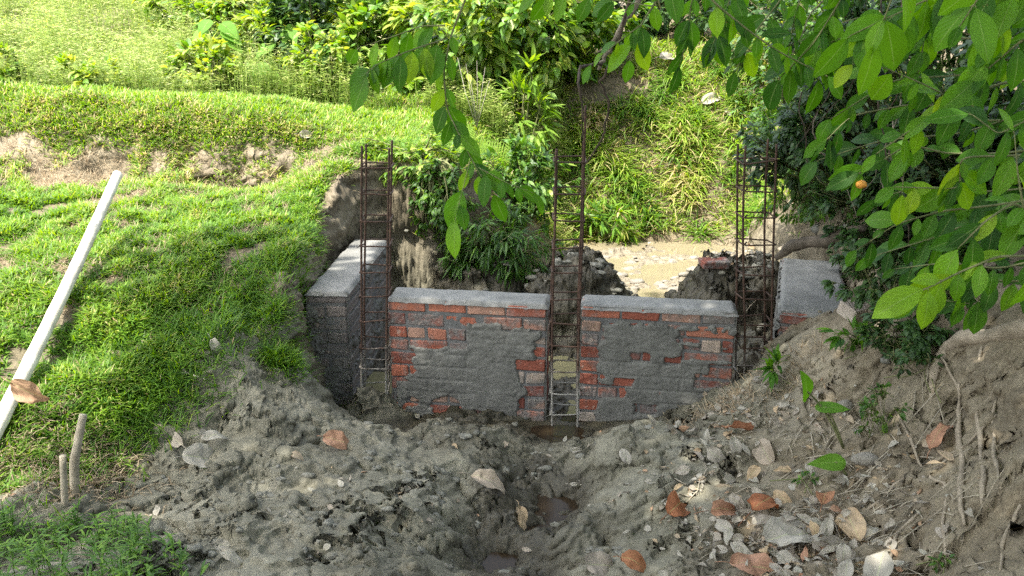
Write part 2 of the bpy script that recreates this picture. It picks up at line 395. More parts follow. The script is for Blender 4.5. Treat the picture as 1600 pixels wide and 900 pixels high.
P3 += [(2.3,4.6,.88),(2.6,5.5,.92),(2.7,6.3,1.0),(2.9,7,1.3),(3.0,8.3,1.3),(2.7,3.6,1.3),(2.6,2.4,1.2),(4,4,1.5),(4,7,1.6),
 (0,0,.82),(-2,0,.9),(2,0,1),(-1,1.3,.65),(1,1.3,.65),(0,2.2,.38),(-2.6,1.8,.55),(2.4,1.3,1.1),(-4,2,.6),(-4,4,.8),(-5,6,1.15),
 (.5,8.75,.0),(1.5,8.8,.0),(2.3,8.7,.06),(.6,9.35,.7),(1.5,9.4,.75),(2.4,9.3,.85),(1,10,1.45),(2,10,1.55),(3.2,9.7,1.7),
 (0,8.9,1.0),(0,10,1.5),(-.2,7.7,.95),(-1.4,5.2,.93),(-1.32,4.7,.78),
 (-2,10,1.62),(-5,10,1.66),(-2,12,1.95),(-5,12,2.02),(2,12,2.0),(0,12,1.9),(5,10,1.9),(5,13,2.2),(-6,14,2.4),(0,14,2.3),(-7,8,1.5)]
P3 = np.array(P3)
def tps(P):
    n = len(P); d = np.hypot(P[:, None, 0]-P[None, :, 0], P[:, None, 1]-P[None, :, 1])
    K = np.where(d > 0, d*d*np.log(d+1e-12), 0)+np.eye(n)*.004
    Q = np.concatenate((np.ones((n, 1)), P[:, :2]), 1)
    A = np.block([[K, Q], [Q.T, np.zeros((3, 3))]]); return np.linalg.solve(A, np.concatenate((P[:, 2], np.zeros(3))))
WT = tps(P3)
def rbf(x, y):
    r = WT[-3]+WT[-2]*x+WT[-1]*y
    for k in range(len(P3)):
        d2 = (x-P3[k, 0])**2+(y-P3[k, 1])**2; r = r+WT[k]*.5*d2*np.log(d2+1e-12)
    return r
PIT = [(-1.27,4.50),(-1.0,4.58),(0,4.62),(1.25,4.62),(1.50,4.74),(1.98,4.86),(2.36,5.9),(2.3,6.6),(2.35,7.5),(2.35,8.55),
       (1.5,8.72),(.75,8.66),(.45,8.0),(.05,7.35),(-.35,6.95),(-.62,6.62),(-1.0,6.58),(-1.2,6.35),(-1.30,5.8),(-1.29,5.2)]
def height(x, y):
    wx = x+.12*(fbm(x*2, y*2, 31, 2)-.5); wy = y+.12*(fbm(x*2, y*2, 37, 2)-.5)
    U = rbf(x, y)
    far = sstep(6.5, 10, np.maximum(np.abs(x), np.maximum(y-5, -y*2.0+4)))
    U = U*(1-far)+far*np.where(y < 1, 1.0, 2.3+.02*np.clip(y-14, 0, 60))
    Fl = -.20+.05*fbm(x*3, y*3, 5)+.12*sstep(4.95, 4.75, y)
    def mound(cx, cyy, rx, ry, hh, s):
        dd = np.hypot((x-cx)/rx, (y-cyy)/ry)+.5*(fbm(x*5, y*5, s)-.5)
        return hh*sstep(1.22, .55, dd)*(.75+.5*fbm(x*7, y*7, s+3))
    mo = np.maximum(mound(.50, 6.30, .46, .34, .52, 41), mound(1.68, 6.15, .50, .46, .56, 43))
    mo = np.maximum(mo, mound(-.25, 6.5, .42, .3, .5, 47)); mo = np.maximum(mo, mound(1.55, 5.3, .22, .5, .3, 49))
    mo = np.maximum(mo, mound(-.82, 4.75, .2, .16, .14, 44))
    shore = .16*sstep(1.0, .4, np.hypot((x-1.95)/.62, (y-7.45)/.55)+.4*(fbm(x*4, y*4, 51)-.5))
    Fl = np.maximum(Fl, np.maximum(mo, shore-.02))
    s = poly_sdf(wx, wy, PIT); inn = sstep(-.06, .13, s)
    # left bank and the front of the pit: where the bank is already low the two meet smoothly
    h = U*(1-inn)+Fl*inn
    return h, inn, mo, s
def lin(a, b, st): return np.arange(a, b, st)
xs = np.concatenate((-np.geomspace(90, 6.2, 26), lin(-6, -2.6, .04), lin(-2.6, -1.42, .0085), lin(-1.42, -1.10, .0042), lin(-1.10, 2.6, .0085), lin(2.6, 6, .04), np.geomspace(6.2, 90, 26)))
ys = np.concatenate((-np.geomspace(30, 1.2, 14), lin(-1, 2.4, .05), lin(2.4, 5.2, .008), lin(5.2, 6.4, .012), lin(6.4, 6.92, .005), lin(6.92, 7.2, .008), lin(7.2, 11, .025), lin(11, 15, .06), np.geomspace(15.2, 160, 30)))
GX, GY = np.meshgrid(xs, ys, indexing='ij')
HZ, INN, MO, SD = height(GX, GY)
U0 = HZ.copy()
LEFTG = [(-7,16),(-7,3.0),(-2.75,3.1)]+[tuple(atz(*c)[:2]) for c in ((100,780,.32),(175,740,.34),(205,660,.45),(270,600,.53),(335,545,.67),(350,505,.7),(430,500,.72))]+[(-1.30,4.75),(-1.29,5.2),(-1.3,6.3),(-1.15,6.55),(-.6,6.6),(-.3,6.95),(.1,7.4),(.45,8.0),(.5,8.75),(2.4,8.7),(2.5,6.0),(2.6,4.8),(7,4.8),(7,16)]
gsd = poly_sdf(GX+.25*(fbm(GX*3, GY*3, 61)-.5), GY+.25*(fbm(GX*3, GY*3, 67)-.5), LEFTG)
humus = sstep(-.03, .12, gsd)
# zone masks: the grey alluvial mud of the pit and its spoil, against tan bank soil
mudz = sstep(.9, .35, GX-.45*(GY-3.2)+.5*(fbm(GX*2, GY*2, 71)-.5)-.35)
mudz = np.where(GY > 4.7, np.maximum(INN, 0), mudz)*1.0
mudz = np.maximum(mudz, sstep(.1, 1., INN)*(GY < 7.0))
wetm = sstep(.10, .0, HZ)*(GY < 7.0)
wetm = np.maximum(wetm, MO*2.6*(GY < 7)); wetm = np.clip(wetm+.35*(fbm(GX*2.2, GY*2.2, 81)-.45)*(1-humus), 0, 1)  # wet mounds, darkened further to stand for the shade on them
wetm = np.clip(wetm+.5*sstep(.47, .6, fbm(GX*2.1+3, GY*2.1, 25, 3))*(1-humus)*np.exp(-((GX-.05)/.9)**2)*(GY < 4.7), 0, 1)   # churned wet middle
pale = INN*sstep(6.95, 7.3, GY)
cut = (1-humus)*sstep(.15, .6, fbm(GX*4, GY*4, 91))
# relief: clods and cracks in the mud, crumbly soil elsewhere
dense = (np.abs(GX) < 2.8) & (GY > 2.2) & (GY < 10)
rough = np.clip((1-humus)*1.0+.35, 0, 1)
a1, a2, av = worley(GX*6.5+.5*fbm(GX*5, GY*5, 3), GY*6.5+.5*fbm(GX*5, GY*5, 8), 21)
b1, b2, bv = worley(GX*17+.6*fbm(GX*9, GY*9, 13), GY*17+.6*fbm(GX*9, GY*9, 18), 23)
c1, c2, cv = worley(GX*38, GY*38, 27)
patch = sstep(.47, .60, fbm(GX*2.1+3, GY*2.1, 25, 3))*(1-.5*sstep(.9, 1.4, GX))          # churned against trodden smooth
def terr(v, n, sharp):
    q = v*n; f = q-np.floor(q); return (np.floor(q)+sstep(.5-sharp, .5+sharp, f))/n
wq = GX+.12*(fbm(GX*6, GY*6, 101, 3)-.5); wr = GY+.12*(fbm(GX*6, GY*6, 107, 3)-.5)
n1_ = fbm(wq*4.2, wr*4.8, 111, 3, .5); n2_ = fbm(wq*11, wr*13, 113, 5, .6); n3_ = fbm(GX*44, GY*44, 117, 3, .65)
rid = 1-np.abs(2*fbm(wq*7, wr*7, 119, 4, .55)-1)
clod = .16*(terr(n1_, 8, .10)-.5)+.06*(n1_-.5)+patch*(.055*(terr(n2_, 5, .10)-.5)+.008*(n3_-.5))+(1-patch)*.012*(n2_-.5)+.014*(fbm(wq*16, wr*18, 131, 5, .62)-.5)
crk = -.05*sstep(.94, 1.0, rid)*sstep(.45, .7, vnoise(GX*3, GY*3, 2))-.02*sstep(.05, .0, a2-a1)*sstep(.5, .7, vnoise(GX*4, GY*4, 6))
det = clod+crk+.006*(fbm(GX*50, GY*50, 33, 2)-.5)
det = det*rough*np.where(dense, 1, .5)*(1-.45*humus)*(1-.95*sstep(.01, .10, INN)*sstep(.995, .93, INN))+MO*(.10*(terr(n2_, 6, .25)-.5)+.03*(bv-.5)*sstep(0, .3, b2-b1)+.12*(n1_-.5))
hump = .05*sstep(.45, .75, fbm(GX*2.5, GY*2.5, 35))*humus
ero = -.16*sstep(.50, .62, fbm(GX*2.1+7, GY*3.5, 39, 5))*np.exp(-((GY-6.90)/.13)**2)*(GX < -1.3)
chan = sstep(.34, .16, np.abs(GX-np.interp(GY, [2.6, 3.3, 3.85, 4.6], [-.25, -.02, .22, .32])))
det = det+(.045*(1-chan)+.012*chan)*(1-INN)*(GY < 4.9)*(GY > 2.6)*(1-humus)
for (cx, cyy, rx, ry) in ((.235, 3.84, .13, .07), (-.03, 3.35, .10, .09), (.32, 4.50, .12, .13), (-.25, 3.5, .09, .05), (.12, 3.6, .10, .08)):
    det = det-.09*sstep(1.3, .2, np.hypot((GX-cx)/rx, (GY-cyy)/ry)+.8*(fbm(GX*9, GY*9, 303)-.5))
HZ = HZ+det+hump+ero
# steep faces bulge and crumble sideways too
gx_ = np.gradient(HZ, axis=0)/np.gradient(GX, axis=0); gy_ = np.gradient(HZ, axis=1)/np.gradient(GY, axis=1)
stp = sstep(.8, 2.5, np.hypot(gx_, gy_))*(np.abs(GX) < 4)*(GY > 2.3)*(GY < 9.5); sl_ = np.maximum(np.hypot(gx_, gy_), 1e-6)
for _ in range(2): stp[1:-1, 1:-1] = (stp[1:-1, 1:-1]*2+stp[:-2, 1:-1]+stp[2:, 1:-1]+stp[1:-1, :-2]+stp[1:-1, 2:])/6
aa = (GX-GY)*.7; nn_ = (fbm(aa*7, HZ*8, 201, 5, .6)-.5)*.20+(terr(fbm(aa*18, HZ*20, 203, 4, .6), 6, .2)-.5)*.09
DX = -gx_/sl_*nn_*stp; DY = -gy_/sl_*nn_*stp
g = G(); g.grid(np.stack((GX+DX, GY+DY, HZ), -1))
ground = g.build('ground', MAT['ground']); tag(ground, kind='structure')
me = ground.data
ca = me.attributes.new('zone', 'FLOAT_COLOR', 'POINT')
ca.data.foreach_set('color', np.stack((mudz, humus*.8*(1-.8*np.exp(-((GY-6.95)/.16)**2)*(GX < -1.2)), pale, np.ones_like(pale)), -1).astype(np.float32).ravel())
wa = me.attributes.new('wet', 'FLOAT', 'POINT'); wa.data.foreach_set('value', wetm.astype(np.float32).ravel())
def hz(x, y):
    x = np.asarray(x, float); y = np.asarray(y, float)
    i = np.clip(np.searchsorted(xs, x)-1, 0, len(xs)-2); j = np.clip(np.searchsorted(ys, y)-1, 0, len(ys)-2)
    fx = np.clip((x-xs[i])/(xs[i+1]-xs[i]), 0, 1); fy = np.clip((y-ys[j])/(ys[j+1]-ys[j]), 0, 1)
    return HZ[i, j]*(1-fx)*(1-fy)+HZ[i+1, j]*fx*(1-fy)+HZ[i, j+1]*(1-fx)*fy+HZ[i+1, j+1]*fx*fy
def gn(x, y, e=.03):
    return nrm(np.stack((-(hz(x+e, y)-hz(x-e, y))/(2*e), -(hz(x, y+e)-hz(x, y-e))/(2*e), np.ones_like(np.asarray(x, float))), -1))
def gp(px, py):
    d = ray(px, py); t = np.linspace(2, 16, 4000); P = d[None]*t[:, None]; P[:, 2] += H
    b = P[:, 2] < np.maximum(hz(P[:, 0], P[:, 1]), -.5); k = int(np.argmax(b)) if b.any() else -1
    return P[k]
def water_sheet(name, mat, x0, x1, y0, y1, z):
    g = G(); X, Y = np.meshgrid(np.linspace(x0, x1, 12), np.linspace(y0, y1, 12), indexing='ij')
    g.grid(np.stack((X, Y, np.full_like(X, z)), -1)); o = g.build(name, mat); return tag(o, kind='structure')
water_sheet('water', MAT['water'], -1.2, 1.9, 4.84, 6.9, -.005)
water_sheet('water', MAT['pool'], -.2, 2.6, 6.9, 9.2, .01)
water_sheet('water', MAT['dark_water'], -.42, .52, 2.6, 4.84, -.012)

# ------------------------------------------------------------------ brick walls
def brick_wall(name, p0, p1, T, z0, n, label, masks, smear, seed, cap=MAT['cap'], CH=.085):
    """p0->p1 is the front face's foot line; local x runs along it, local y goes back"""
    p0 = np.array(p0); p1 = np.array(p1); L = float(np.linalg.norm(p1-p0)); a = math.atan2(*(p1-p0)[::-1])
    root = empty(name, (*p0, z0), label, 'wall'); root.rotation_euler.z = a
    r = np.random.default_rng(seed); BL = .24; BT = T/2 if T < .3 else T/3
    rows = 2 if T < .3 else 3
    g = G(); sm = []
    for c in range(n):
        z = (c+.5)*CH; hdr = (c % 4 == 2)
        def put(x0, x1, y0, y1):
            if x1-x0 < .03: return
            t = float(np.clip(r.beta(1.3, 1.9), 0, 1)); k = g.n
            g.box(((x0+x1)/2, (y0+y1)/2+r.normal()*.003, z+r.normal()*.0015), ((x1-x0)/2-.005-.003*r.random(), (y1-y0)/2-.004, CH/2-.006-.003*r.random()), rotz(r.normal()*.014), .006, .0045, t)
            sm.append((g.n-k, smear(((x0+x1)/2)/L, (c+.5)/n, y0, r)))
        off = (c % 2)*BL/2+r.normal()*.012
        if hdr and L > .5:
            x = 0; 
            while x < L-.02:
                x1 = min(L, x+.118+r.normal()*.003); x1 = L if L-x1 < .05 else x1; put(x, x1, 0, T); x = x1
        else:
            for w_ in range(rows):
                x = 0; first = True
                while x < L-.02:
                    ln = BL*(.5 if (first and (c+w_) % 2) else 1)+r.normal()*.004; x1 = x+ln; x1 = L if L-x1 < .06 else x1
                    put(x, min(L, x1), w_*T/rows, (w_+1)*T/rows); x = x1; first = False
    o = g.build('brickwork', MAT['brick'], root, smooth=False)
    sa = o.data.attributes.new('smear', 'FLOAT', 'POINT'); sa.data.foreach_set('value', np.concatenate([np.full(k, v) for k, v in sm]).astype(np.float32))
    Hh = n*CH
    g = G()                                              # joint mortar: wavy slab just behind the brick faces
    def face(o_, ux, uy, lx, ly, nn, amp, base, mask=None, res=.009, sd=0):
        nx = int(lx/res)+2; ny = int(ly/res)+2
        A, B = np.meshgrid(np.linspace(0, lx, nx), np.linspace(0, ly, ny), indexing='ij')
        d = base+amp*(fbm(A*16+sd, B*16, 3+seed+sd, 4, .6)-.5)*2
        if mask is not None: d = mask(A, B, lx, ly, d)
        return np.asarray(o_)+A[..., None]*np.asarray(ux)+B[..., None]*np.asarray(uy)+d[..., None]*np.asarray(nn)
    e = .011
    for args in (((e, e, 0), (1, 0, 0), (0, 0, 1), L-2*e, Hh-.002, (0, -1, 0)), ((L-e, T-e, 0), (-1, 0, 0), (0, 0, 1), L-2*e, Hh-.002, (0, 1, 0)),
                 ((L-e, e, 0), (0, 1, 0), (0, 0, 1), T-2*e, Hh-.008, (1, 0, 0)), ((e, T-e, 0), (0, -1, 0), (0, 0, 1), T-2*e, Hh-.008, (-1, 0, 0))):
        g.grid(face(*args, .005, .0005, res=.012), .5)
    g.build('joint_mortar', MAT['core'], root)
    for k, (fo, ux, uy, lx, ly, nn, mask) in enumerate(masks(L, T, Hh)):
        g = G(); g.grid(face(fo, ux, uy, lx, ly, nn, .0, .0, mask, .0065, k*5)); g.build('mortar_coat', MAT['render'], root)
    # skim of mortar on top, its edge ragged
    nx = int(L/.012)+2; ny = int(T/.012)+2
    A, B = np.meshgrid(np.linspace(-.006, L+.006, nx), np.linspace(-.006, T+.006, ny), indexing='ij')
    ed = np.minimum(np.minimum(A+.006, L+.006-A), np.minimum(B+.006, T+.006-B))
    z = Hh-.010+.016*sstep(.0, .012, ed-.010+.030*(fbm(A*11, B*11, seed)-.5))+.008*(fbm(A*8, B*8, seed+2, 5)-.5)
    z = np.where(ed <= .006, Hh-.02, z)
    jo = sstep(.08, .0, np.abs(((A/BL)+.5*np.round(B/T*1.4)) % 1-.5)); z = z-.006*jo*(1-sstep(0, .06, B))
    g = G(); g.grid(np.stack((A, B, z), -1)); g.build('mortar_cap', cap, root)
    return root
def coat(seed, lo, region):
    """mortar smeared by trowel: proud of the bricks where the region says, sunk out of sight elsewhere"""
    def f(A, B, lx, ly, d):
        m_ = region(A/lx, B/ly)+.9*(fbm(A*8, B*10, seed, 4)-.5)+.5*(fbm(A*26, B*30, seed+3, 3)-.5)
        k = sstep(.0, .16, m_)
        th = .006+.005*fbm(A*4, B*7, seed+5, 3)+.003*sstep(.60, .66, fbm(A*9, B*16, seed+9, 4))-.002*sstep(.93, .99, 1-np.abs(2*fbm(A*9, B*12, seed+13, 3)-1))+.004*(fbm(A*60, B*60, seed+17, 2)-.5)
        cz = np.abs((B/.085) % 1); joint = sstep(.16, .0, np.minimum(cz, 1-cz))
        bx = ((A+.12*(np.floor(B/.085) % 2))/.24) % 1; vj = sstep(.06, .0, np.minimum(bx, 1-bx))
        th = th-.0048*np.maximum(joint, vj)*sstep(.35, .65, fbm(A*7, B*7, seed+11))
        return -.014+(th+.014)*k
    return f
def r1(x, y):     # left of the two middle walls: bare bricks top-left, both edges, a window low down
    r = np.minimum(np.minimum((x-.10)*6, (np.where(y > .55, .97, .85)-x)*6), (.97-y)*5)
    r = np.minimum(r, np.where(x < .50, (.62-y)*7, np.where(x < .72, (.86-y)*6, (.80-y)*5)))
    r = np.where((y < .30) & (x < .6) & (x > .04), .25, r)
    r = np.minimum(r, np.hypot((x-.34)*2.0, (y-.10)*2.2)*5-1.0); r = np.minimum(r, np.hypot((x-.56)*2.4, (y-.03)*3)*5-.8)
    return r
def r2(x, y):     # right of the two: bare edge column, top course and a scatter of showing bricks
    r = np.minimum(np.minimum((x-.13)*7, (1.02-x)*4), (.87-y)*6)
    for (cx, cyy, w_, h_) in ((.74, .80, .10, .05), (.93, .76, .13, .05), (.88, .66, .17, .05), (.94, .52, .10, .06), (.90, .44, .12, .05), (.40, .60, .07, .04), (.60, .58, .05, .04), (.30, .38, .05, .03), (.17, .30, .12, .05), (.45, .16, .07, .04)):
        r = np.minimum(r, (np.maximum(np.abs(x-cx)/w_, np.abs(y-cyy)/h_)-1)*.8)
    return r
def front(region, sd): return lambda L, T, Hh: [((0, 0, 0), (1, 0, 0), (0, 0, 1), L, Hh-.004, (0, -1, 0), coat(sd, 0, region))]
brick_wall('brick_wall', (-.748, 4.875), (.206, 4.735), .215, -.02, 9, 'low red brick wall half coated in grey mortar, left of the middle steel cage', front(r1, 5), lambda x, y, b, r: .05+.32*r.random()**1.5, 3)
brick_wall('brick_wall', (.404, 4.765), (1.292, 4.640), .215, -.03, 9, 'low brick wall almost wholly coated in grey mortar, right of the middle steel cage', front(r2, 8), lambda x, y, b, r: .05+.35*r.random()**1.5, 4)
def rl(x, y): return .25-.55*x-.30*sstep(.2, .9, y)+.1
brick_wall('abutment_wall', (-1.263, 4.985), (-1.005, 4.975), 1.22, -.02, 9, 'long dark grey brick abutment wall at the foot of the grassy bank', 
    lambda L, T, Hh: [((0, 0, 0), (1, 0, 0), (0, 0, 1), L, Hh-.004, (0, -1, 0), coat(12, 0, rl)), ((L, 0, 0), (0, 1, 0), (0, 0, 1), T, Hh-.004, (1, 0, 0), coat(15, 0, lambda x, y: -.1+0*x))],
    lambda x, y, b, r: .42+.5*r.random(), 5).rotation_euler.z = -.07
rw = brick_wall('abutment_wall', (1.565, 4.76), (1.95, 4.68), 1.15, -.06, 9, 'grey topped brick abutment wall half buried by the right bank under a dead log', 
    lambda L, T, Hh: [((0, T, 0), (0, -1, 0), (0, 0, 1), T, Hh-.004, (-1, 0, 0), coat(19, 0, lambda x, y: .1+0*x))],
    lambda x, y, b, r: .15+.3*r.random(), 6)
rw.rotation_euler.z = -.30

# ------------------------------------------------------------------ steel cages
def cage(x, y, wd, dp, z0, heights, tops, lean, bulge, yaw, label, seed):
    r = np.random.default_rng(seed)
    root = empty('rebar_cage', (x, y, z0), label, 'steel cage', 'steel reinforcement cages standing between the walls'); root.rotation_euler = (0, 0, yaw)
    cor = [(0, 0), (wd, 0), (0, dp), (wd, dp)]
    def sway(z): return np.array((lean[0]*z+bulge*math.sin(min(z, 1.2)/1.2*math.pi), lean[1]*z, 0))
    for i, (cx, cyy) in enumerate(cor):
        g = G(); zz = np.linspace(-.12, tops[i], 60); jx = r.normal(0, .004); jy = r.normal(0, .004)
        pts = np.array([np.array((cx+jx*math.sin(z*4+i), cyy+jy*math.sin(z*3+i), z))+sway(z) for z in zz])
        g.tube(pts, .0062+.0009*(np.arange(60) % 2), 8, .5); g.build('vertical_bar', MAT['rebar'], root)
    for z in heights:
        g = G(); s_ = sway(z); e = .010; tl = r.normal(0, .006, 4)
        c4 = [(-e, -e), (wd+e, -e), (wd+e, dp+e), (-e, dp+e)]
        pts = []
        for k in range(4):
            a = np.array((*c4[k], z+tl[k])); b = np.array((*c4[(k+1) % 4], z+tl[(k+1) % 4]))
            for t in np.linspace(.04, .96, 5): pts.append(a*(1-t)+b*t+s_+r.normal(0, .0012, 3))
        pts.append(pts[0]+np.array((0, 0, .006))); pts.append(pts[0]+np.array((.018, .024, .010)))
        g.tube(np.array(pts), .0046, 6, .5)
        if r.random() < .8:                               # tie wire tail
            k = r.integers(4); c = np.array((*c4[k], z))+s_
            g.tube(np.array([c, c+r.normal(0, .010, 3)+(0, -.012, 0), c+r.normal(0, .016, 3)+(0, -.022, .01)]), .0014, 4, .5)
        g.build('stirrup', MAT['rebar'], root)
def zat(py, Y): return at(800, py, Y)[2]
c1y = 4.86; 
cage(at(563, 625, c1y)[0], c1y, .152, .15, 0, [zat(p, c1y) for p in (263, 304, 345, 384, 426, 463, 502, 542, 577, 615)], (zat(228, c1y), zat(232, c1y), zat(232, c1y), zat(226, c1y)), (.058, .0), .0, .02, 'rusty steel cage standing beside the dark abutment wall on the left', 1)
c2y = 4.70
cage(at(863, 650, c2y)[0], c2y, .155, .15, 0, [zat(p, c2y) for p in (253, 302, 344, 386, 426, 467, 505, 540, 580, 615, 649)], (zat(237, c2y), zat(165, c2y), zat(240, c2y), zat(228, c2y)), (-.002, .0), -.008, -.03, 'rusty steel cage in the water gap between the two middle brick walls', 2)
c3y = 4.72
cage(at(1160, 640, c3y)[0], c3y, .168, .15, .05, [zat(p, c3y)-.05 for p in (255, 301, 340, 384, 431, 468, 507, 544, 590)], (zat(228, c3y)-.05, zat(226, c3y)-.05, zat(232, c3y)-.05, zat(224, c3y)-.05), (-.072, .0), .0, .03, 'dark rusty steel cage in front of the right abutment, nearest the big leaves', 3)

# ------------------------------------------------------------------ poles, stakes, stones, bricks, logs
a = gp(-12, 715)+(0, -.03, .06); b = at(184, 277, 5.45)
for t_ in np.linspace(0, .9, 30):                             # lay it just on top of the turf
    q_ = a*(1-t_)+b*t_; lift = float(hz(q_[0], q_[1]))+.045-q_[2]
    if lift > 0: a = a+(0, 0, lift*.5); b = b+(0, 0, lift*.5)
t = np.linspace(0, 1, 40); rr = np.interp(t, [0, 1], [.036, .030])*(1+.10*np.exp(-((t*6 % 1-.5)/.06)**2))
g = G(); g.tube(a[None]*(1-t[:, None])+b[None]*t[:, None]+np.stack((.02*np.sin(t*3), 0*t, .02*np.sin(t*2)), 1), rr, 14)
tag(g.build('bamboo_pole', MAT['bamboo'], origin=a), 'long peeled white bamboo pole leaning on the grass bank', 'pole')
def stick(name, p, r, mat, label, cat, seg=8, wob=.15, group=None):
    g = G(); p = np.array(p, float); n = max(8, len(p)*4); tt = np.linspace(0, len(p)-1, n)
    q = np.stack([np.interp(tt, np.arange(len(p)), p[:, k]) for k in range(3)], 1)
    ra = np.interp(tt, np.linspace(0, len(p)-1, len(np.atleast_1d(r))), np.atleast_1d(r))
    g.tube(q, ra, seg, .5, True, wob); return tag(g.build(name, mat, origin=p[0]), label, cat, group)
f = gp(97, 790); stick('wooden_stake', [f-(0, 0, .1), at(98, 712, f[1]+.02)], [.015, .014], MAT['stake'], 'short pale bamboo stake, lower of the pair in the grass edge', 'stake', 10, .05)
f = gp(112, 770); stick('wooden_stake', [f-(0, 0, .1), at(116, 720, f[1]), at(130, 648, f[1]+.05)], [.021, .020, .016], MAT['stake'], 'taller grey bamboo stake with a frayed top at the grass edge', 'stake', 10, .1)
f = gp(285, 583); stick('stick', [f+(0, 0, .01), gp(325, 598)+(0, 0, .015)], [.005, .004], MAT['palestem'], 'thin pale stick lying on the mud by the shaded grass', 'stick', 6)
def small_brick(px, py, dims, yaw, tint, label, dz=.02, pitch=0., smear=.1):
    p = gp(px, py)+(0, 0, dz); g = G(); R = np.array(Matrix.Rotation(yaw, 3, 'Z')@Matrix.Rotation(pitch, 3, 'X'))
    g.box((0, 0, 0), np.array(dims)/2, R, .006, .006, tint); o = g.build('brick', MAT['brick'], smooth=False); o.location = p
    sa = o.data.attributes.new('smear', 'FLOAT', 'POINT'); sa.data.foreach_set('value', np.full(len(o.data.vertices), smear, np.float32))
    tag(o, label, 'brick')
small_brick(1116, 413, (.20, .11, .055), .15, .15, 'dull red brick lying on its own behind the right middle wall', .01, .1, .25)
small_brick(1342, 492, (.20, .11, .075), .5, .95, 'broken brick with a whitened top on the right bank above the abutment', .03, .25, .0)
small_brick(1222, 478, (.10, .08, .05), .9, .8, 'small pale brick chip lying on the right abutment wall', .0, .3)
def stone(px, py, r, sq, label, seed, mat='stone', dz=0, tint=.5):
    g = G(); blob(g, (0, 0, 0), r, sq, .22, seed); o = g.build('stone', MAT[mat]); o.location = gp(px, py)+(0, 0, dz); tag(o, label, 'stone')
stone(1350, 727, .05, (1.15, .7, .55), 'smooth oblong grey stone below the small leafy herb', 2, dz=.03)
stone(1320, 640, .042, (1, .8, .7), 'pale angular stone behind the taro leaves', 3, dz=.02)
stone(1182, 268, .13, (1.1, .6, 1.0), 'pale upright lump of stone in the hollow of the far bank', 5, dz=.05)
stone(1185, 598, .03, (1.1, .8, .6), 'small white stone at the foot of the right steel cage', 7, dz=.02)
stone(985, 412, .05, (1.4, .8, .6), 'dark wet stone sitting in the milky pool', 8)
p = at(1215, 402, 5.0)
stick('log', [at(1212, 404, 4.9), at(1238, 384, 4.85), at(1262, 378, 4.8), at(1296, 376, 4.7), at(1325, 362, 4.6), at(1350, 356, 4.5)], [.014, .036, .032, .040, .03, .02], MAT['darkbark'], 'grey dead log jutting out over the right abutment wall', 'log', 14, .25)
stick('root', [gp(1650, 515)+(0, 0, -.01), gp(1590, 518)+(0, 0, .008), gp(1545, 526)+(0, 0, -.004), gp(1505, 528)+(0, 0, .0), gp(1478, 540)+(0, 0, -.02), gp(1462, 575)+(0, .01, -.02), gp(1456, 620)+(0, 0, -.03)], [.04, .044, .034, .038, .026, .022, .008], MAT['root'], 'thick soil covered root along the top of the right bank', 'root', 14, .3)
roots = [((1495,600),(1498,690),(1500,790),(1505,830)), ((1550,620),(1548,700),(1560,780)), ((1470,560),(1500,620),(1540,600),(1600,560)), ((1400,640),(1440,740),(1480,760),(1470,830),(1480,900)),
         ((1350,800),(1420,740),(1500,700),(1560,640)), ((1590,790),(1570,830),(1555,900)), ((1380,900),(1400,830),(1460,780)), ((1530,540),(1522,640),(1535,740),(1528,800))]
rl_ = ['thin root hanging straight down the right bank face', 'forked pale root on the far right of the bank face', 'root arching below the thick root on the right bank', 'long wavy root trailing to the foot of the right bank', 'straight thin root slanting up the right bank from the litter', 'short root in the bottom right corner', 'root curving through the dry litter at the bank foot', 'rough root with soil clinging down the right bank']
for k, pts in enumerate(roots):
    P = [];
    for i in range(len(pts)-1):
        for t in np.linspace(0, 1, 7)[:-1]:
            q = gp(pts[i][0]*(1-t)+pts[i+1][0]*t+random.uniform(-4, 4), pts[i][1]*(1-t)+pts[i+1][1]*t+random.uniform(-3, 3)); P.append(q+(0, -.012, .010))
    P = np.array(P); P[1:-1] = (P[:-2]+P[1:-1]*2+P[2:])/4
    g = G(); g.tube(P, (.002+.0075*np.sin(np.linspace(.25, 3.0, len(P)))**.6)*(1.0 if k in (0, 7) else .65)*(1+.5*rng.random(len(P))), 6, .5, True, .5); tag(g.build('root', MAT['root'], origin=P[0]), rl_[k], 'root')

# ------------------------------------------------------------------ dry leaves
def dry(px, py, size, asp, rot, tint, label, tilt=(0., 0.), curl=1.0, prof='leaf', dz=.012, pos=None, group=None, fold=.3, wave=.04, into=None):
    p = gp(px, py) if pos is None else pos
    n = gn(p[0], p[1]) if pos is None else np.array((0, -1, .2)); n = nrm(n+np.array((tilt[0], tilt[1], 0)))
    T = np.array((math.cos(rot), math.sin(rot), 0)); T = nrm(T-n*(T@n))
    g = G(); g.sheets((0, 0, 0), T, n, size, size*asp, 16, 12, prof, fold, curl, tint, wave)
    v_ = g.v[0]; q_ = v_/size*3.2+px*.01; g.v[0] = v_+n*(size*.26*(fbm(q_[:, 0]+q_[:, 2], q_[:, 1]-q_[:, 2], int(px) % 91, 4, .6)-.5))[:, None]+T*(size*.22*(fbm(q_[:, 1]*1.5, q_[:, 0]*1.5, int(py) % 91, 3)-.5))[:, None]
    g2 = G(); tl = -T*size*.28+n*.004; g.tube(np.array([tl, tl*.5+n*.006, T*.004]), .0016, 5, tint)
    V = np.concatenate(g.v); lo = (V@n).min(); c = V.mean(0)-n*(V.mean(0)@n)
    if into is not None:
        into.add(g.v[0]+p-c+n*(dz-lo*.6), g.q[0], g.uv[0], g.t[0]); return
    o = g.build('dry_leaf', MAT['dry']); o.location = p-c+n*(dz-lo*.6)
    return tag(o, label, 'leaf', group)
pc = at(62, 608, gp(20, 650)[1]+.02)
